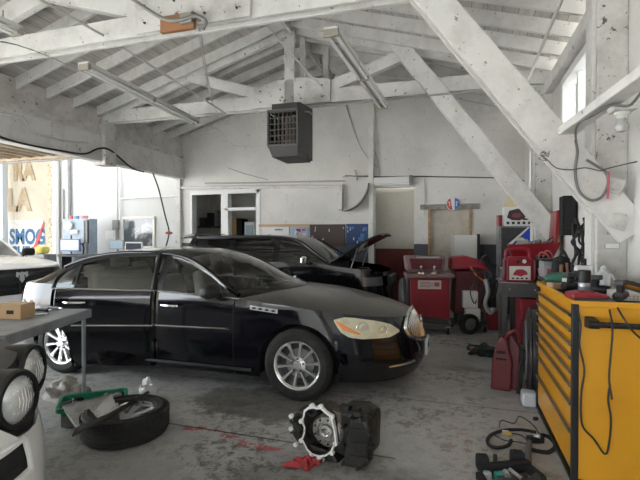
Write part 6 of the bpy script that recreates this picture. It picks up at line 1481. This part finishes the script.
# red rag
pr_ = at(306, 466, z=0)
rows = []; nn = 22
for j in range(nn):
    r = []
    for i in range(nn):
        u = i / (nn - 1) * 2 - 1; v = j / (nn - 1) * 2 - 1; k = max(0, 1 - (u * u + v * v) * .6)
        z = .004 + .062 * k * abs(noise.noise(Vector((u * 2.3, v * 2.3, 3.1))) * 1.3 + .35) + .02 * k * abs(noise.noise(Vector((u * 6, v * 6, 1))))
        r.append(Vector((pr_.x + u * .10 * (1 + .3 * noise.noise(Vector((v * 2, u, 5)))) + (-.05 if v < -.2 else 0) * (1 - k), pr_.y + v * .075 * (1 + .4 * noise.noise(Vector((u * 2, v, 9)))), z)))
    rows.append(r)
tag(MB().grid(rows).build('shop_rag', mat('red_cloth', (.33, .03, .035), .9, col2=(.22, .02, .02), scale=10), smooth=60, solid=.004), 'crumpled red shop rag on the floor before the transmission', 'rag')

# ================================================================ floor items left
ty = empty('spare_wheel_assembly', 'loose tyre on its silver wheel lying flat on the floor at left', 'tyre', (-2.56, 2.98, 0))
ty.scale = (.94, .94, .90)
MB().lathe([(.235, .20), (.25, .222), (.30, .235), (.335, .225), (.352, .195), (.355, .12), (.352, .045), (.335, .012), (.30, .0), (.25, .01), (.235, .03)], n=56).build('tyre', rubber, ty, smooth=30)
mb = MB()
for z in (.07, .11, .15): mb.lathe([(.3565, z - .006), (.350, z), (.3565, z + .006)], n=56)
for i in range(48):
    t = i * 2 * math.pi / 48; c, s_ = math.cos(t), math.sin(t); mb.box((c * .353, s_ * .353, .19), (.012, .012, .04), t)
mb.build('tread', matte_black, ty)['kind'] = 'stuff'
rm = MB().lathe([(.235, .20), (.225, .205), (.215, .17), (.20, .06), (.05, .05), (0, .05)], n=48).build('rim', satin, ty, smooth=30)
for i in range(7):
    t = i * 2 * math.pi / 7; d = Vector((math.cos(t), math.sin(t), 0)); e_ = Vector((-math.sin(t), math.cos(t), 0)); MB().prism([d * .04 - e_ * .02 + Vector((0, 0, .15)), d * .222 - e_ * .03 + Vector((0, 0, .18)), d * .222 + e_ * .03 + Vector((0, 0, .18)), d * .04 + e_ * .02 + Vector((0, 0, .15))], (0, 0, -.02)).build('spoke', mat('silver_paint', (.5, .5, .5), .35, .6), rm, bevel=.006)
MB().lathe([(0, .16), (.05, .155), (.06, .13)], n=24).build('hub', MATS['silver_paint'], rm, smooth=30)
cw = empty('cowl_strip', 'long black curved plastic cowl strip lying across the loose tyre', 'strip', at(110, 415, z=.26)); T_ = local(cw)
cpts = catmull([at(px, py, z=z) for px, py, z in ((75, 432, .24), (90, 425, .265), (108, 417, .275), (126, 407, .275), (138, 400, .28), (148, 394, .28))], 5)
g = []
for i, p in enumerate(cpts): w_ = .10 - .05 * i / len(cpts); g.append([p + Vector((-.4, 1, 0)) * w_ * .6, p + Vector((0, 0, .02)), p + Vector((.35, -1, -.25)) * w_ * .5])
MB(T_).grid(g).build('strip', mat('cowl_black', (.035, .033, .032), .5), cw, solid=.012, smooth=50)
MB(T_).tube([at(118, 404, z=.30), at(128, 401, z=.30), at(136, 403, z=.29)], .012, 6).build('clip', black_plastic, cw, smooth=True)
cw2 = empty('black_trim_piece', 'short black trim piece resting on the wheel beside the white bag', 'trim', at(125, 401, z=.24)); T_ = local(cw2); MB(T_).beam(at(113, 402, z=.25), at(138, 398, z=.25), .05, .018).build('trim_piece', black_plastic, cw2, bevel=.006); MB(T_).box(at(137, 404, z=.26), (.05, .04, .03)).build('bright_end', steel, cw2, bevel=.006)
# grey metal pan
gp = empty('grey_metal_pan', 'grey sheet metal pan tilted between the green tub and the loose tyre', 'pan', (-2.86, 2.96, 0)); T_ = local(gp)
q4 = [at(61, 406, z=.20), at(111, 394, z=.30), at(118, 411, z=.26), at(77, 430, z=.12)]
mb = MB(T_); mb.prism(q4, (0, 0, -.025)); mb.build('panel', mat('dusty_sheet', (.26, .245, .22), .6, .3, col2=(.16, .15, .13), scale=10, lo=.45, hi=.65), gp, bevel=.004)
mb = MB(T_); mb.prism([q4[3], q4[2], q4[2] + Vector((0, .02, -.12)), q4[3] + Vector((0, .02, -.10))], (-.01, .01, 0)); mb.build('folded_edge', mat('dusty_sheet2', (.15, .14, .125), .6, .3), gp)
mb = MB(T_); mb.prism([q4[0], q4[1], q4[1] + Vector((0, 0, -.26)), q4[0] + Vector((0, 0, -.18))], (.0, -.01, 0)); mb.build('back_edge', MATS['dusty_sheet2'], gp)
# green tub with junk
gt = empty('green_tub', 'shallow green plastic tub full of greasy parts, beside the steel table', 'tub', (-3.02, 3.12, 0), R(40))
L2, W2_, H2 = .26, .17, .18
def rr_(a, b, z, r=.05):
    out = []
    for cx_, cy_, a0 in ((a - r, b - r, 0), (-a + r, b - r, 90), (-a + r, -b + r, 180), (a - r, -b + r, 270)):
        for k in range(5): t = R(a0 + 22.5 * k); out.append(Vector((cx_ + r * math.cos(t), cy_ + r * math.sin(t), z)))
    return out
mb = MB(); mb.grid([rr_(L2 * .82, W2_ * .8, .0), rr_(L2 * .97, W2_ * .97, H2), rr_(L2 * 1.04, W2_ * 1.07, H2 + .004), rr_(L2 * 1.05, W2_ * 1.08, H2 - .03)], True); mb.add(rr_(L2 * .82, W2_ * .8, .004), [tuple(range(20))]); mb.build('tub', green, gt, smooth=50, solid=.006)
junk = [('dark_part', castd), ('metal_part', steel), ('dark_part', matte_black), ('rag', mat('grey_rag', (.35, .34, .32), .9)), ('metal_part', mid_grey), ('dark_part', castd)]
rr = random.Random(21)
for i in range(14):
    nm, m_ = junk[i % 6]; MB().box((rr.uniform(-.19, .19), rr.uniform(-.10, .10), .12 + rr.random() * .06), (rr.uniform(.05, .14), rr.uniform(.04, .08), rr.uniform(.03, .07)), Matrix.Rotation(rr.uniform(-1, 1), 3, (rr.random(), rr.random(), 1)).to_euler()).build(nm, m_, gt, bevel=.01)
MB().bb(-.21, .21, -.12, .12, .005, .12).build('junk_layer', castd, gt)
crumple('white_bag', 'crumpled white plastic bag on the floor behind the loose tyre', 'bag', at(128, 408, z=0) + Vector((0.03, .22, 0)), .08, .06, .15, mat('bag_white', (.60, .61, .62), .4), 2, .5)
crumple('cloth_heap', 'heap of pale cloths on the floor left of the green tub', 'cloth', at(56, 402, z=.0) + Vector((.0, .1, 0)), .20, .13, .15, mat('pale_cloth', (.38, .36, .33), .9, col2=(.24, .22, .20), scale=9), 7, .5)
fp_ = MB(); p = at(140, 364, z=0); 
for i in range(4): fp_.tube([p + Vector((.1 * i - .16, 0, .006)), p + Vector((.1 * i - .10, .03, .03)), p + Vector((.1 * i - .04, -.01, .008))], .006, 5)
tag(fp_.build('shiny_scraps', steel, smooth=True), 'small shiny metal scraps on the floor under the sedan rear door', 'scrap')

# steel table at the left edge
tx = empty('steel_table', 'grey steel table at the left edge before the sedan rear wheel', 'table', (-3.75, 2.95, 0), R(0)); T_ = local(tx)
ZT2 = .925; tm = mat('table_steel', (.30, .32, .34), .4, .25, col2=(.22, .23, .24), scale=5)
TP = [at(90, 308.5, z=ZT2), at(45, 303, z=ZT2) + Vector((-.0, .05, 0)), at(-60, 312, z=ZT2), at(-10, 334, z=ZT2)]
A0 = at(90, 309, z=ZT2); Z0 = A0; dv = Vector((.28, -.96, 0)); dl = Vector((-.96, -.28, 0)); LL = 1.10; WW = 1.3
quad = [A0, A0 + dv * LL, A0 + dv * LL + dl * WW, A0 + dl * WW]
MB(T_).prism(quad, (0, 0, -.012)).build('tabletop', tm, tx)
mb = MB(T_); mb.beam(quad[0] - Vector((0, 0, .04)), quad[1] - Vector((0, 0, .04)), .02, .07); mb.beam(quad[0] - Vector((0, 0, .04)), quad[3] - Vector((0, 0, .04)), .02, .07); mb.build('apron', tm, tx)
for q in (quad[0] + (dv + dl) * .04, quad[1] + (-dv + dl) * .04, quad[2] - (dv + dl) * .04, quad[3] + (dv - dl) * .04): MB(T_).cyl((q.x, q.y, 0), (q.x, q.y, ZT2 - .01), .018, n=12).build('leg', tm, tx, smooth=30)
zq = ZT2 + .001
cbx = empty('cardboard_box', 'small closed cardboard box on the steel table', 'box', at(15, 318, z=zq), R(12)); MB().box((0, 0, .062), (.22, .16, .12)).build('carton', cardboard, cbx, bevel=.004); MB().box((0, 0, .124), (.22, .03, .003)).build('tape', mat('tape', (.5, .38, .22), .4), cbx); MB().box((.02, -.082, .06), (.06, .003, .03)).build('printed_mark', wire_black, cbx)
for i, (px, py, h_, lb) in enumerate(((31, 315.5, .13, 'clear squeeze bottle behind the cardboard box on the steel table'), (24, 308, .09, 'short clear bottle left of the squeeze bottle on the steel table'))):
    o = empty('small_bottle', lb, 'bottle', at(px, py, z=zq)); MB().lathe([(0, 0), (.024, 0), (.026, h_ * .6), (.012, h_ * .8), (.010, h_ * .85), (0, h_ * .85)], n=16).build('bottle_body', mat('bottle_clear', (.6, .64, .68), .15, coat=1), o, smooth=40); MB().cyl((0, 0, h_ * .85), (0, 0, h_), .011, n=10).build('nozzle', white_plastic, o)
for i, (px, py, l_, a_, m_, lb) in enumerate(((44, 312, .16, 10, black_plastic, 'black tool handle lying near the middle of the steel table'), (55, 309.5, .20, -10, dark_grey, 'dark grey tool lying toward the right of the steel table'), (40, 316, .12, 35, steel, 'short steel wrench at the front of the steel table'))):
    o = empty('hand_tool', lb, 'tool', at(px, py, z=zq), R(a_), 'hand tools on the steel table'); MB().cyl((-l_ / 2, 0, .016), (l_ / 4, 0, .016), .015, n=10).build('handle', m_, o, bevel=.003); MB().cyl((l_ / 4, 0, .016), (l_ / 2, 0, .016), .009, n=8).build('shaft', steel, o)
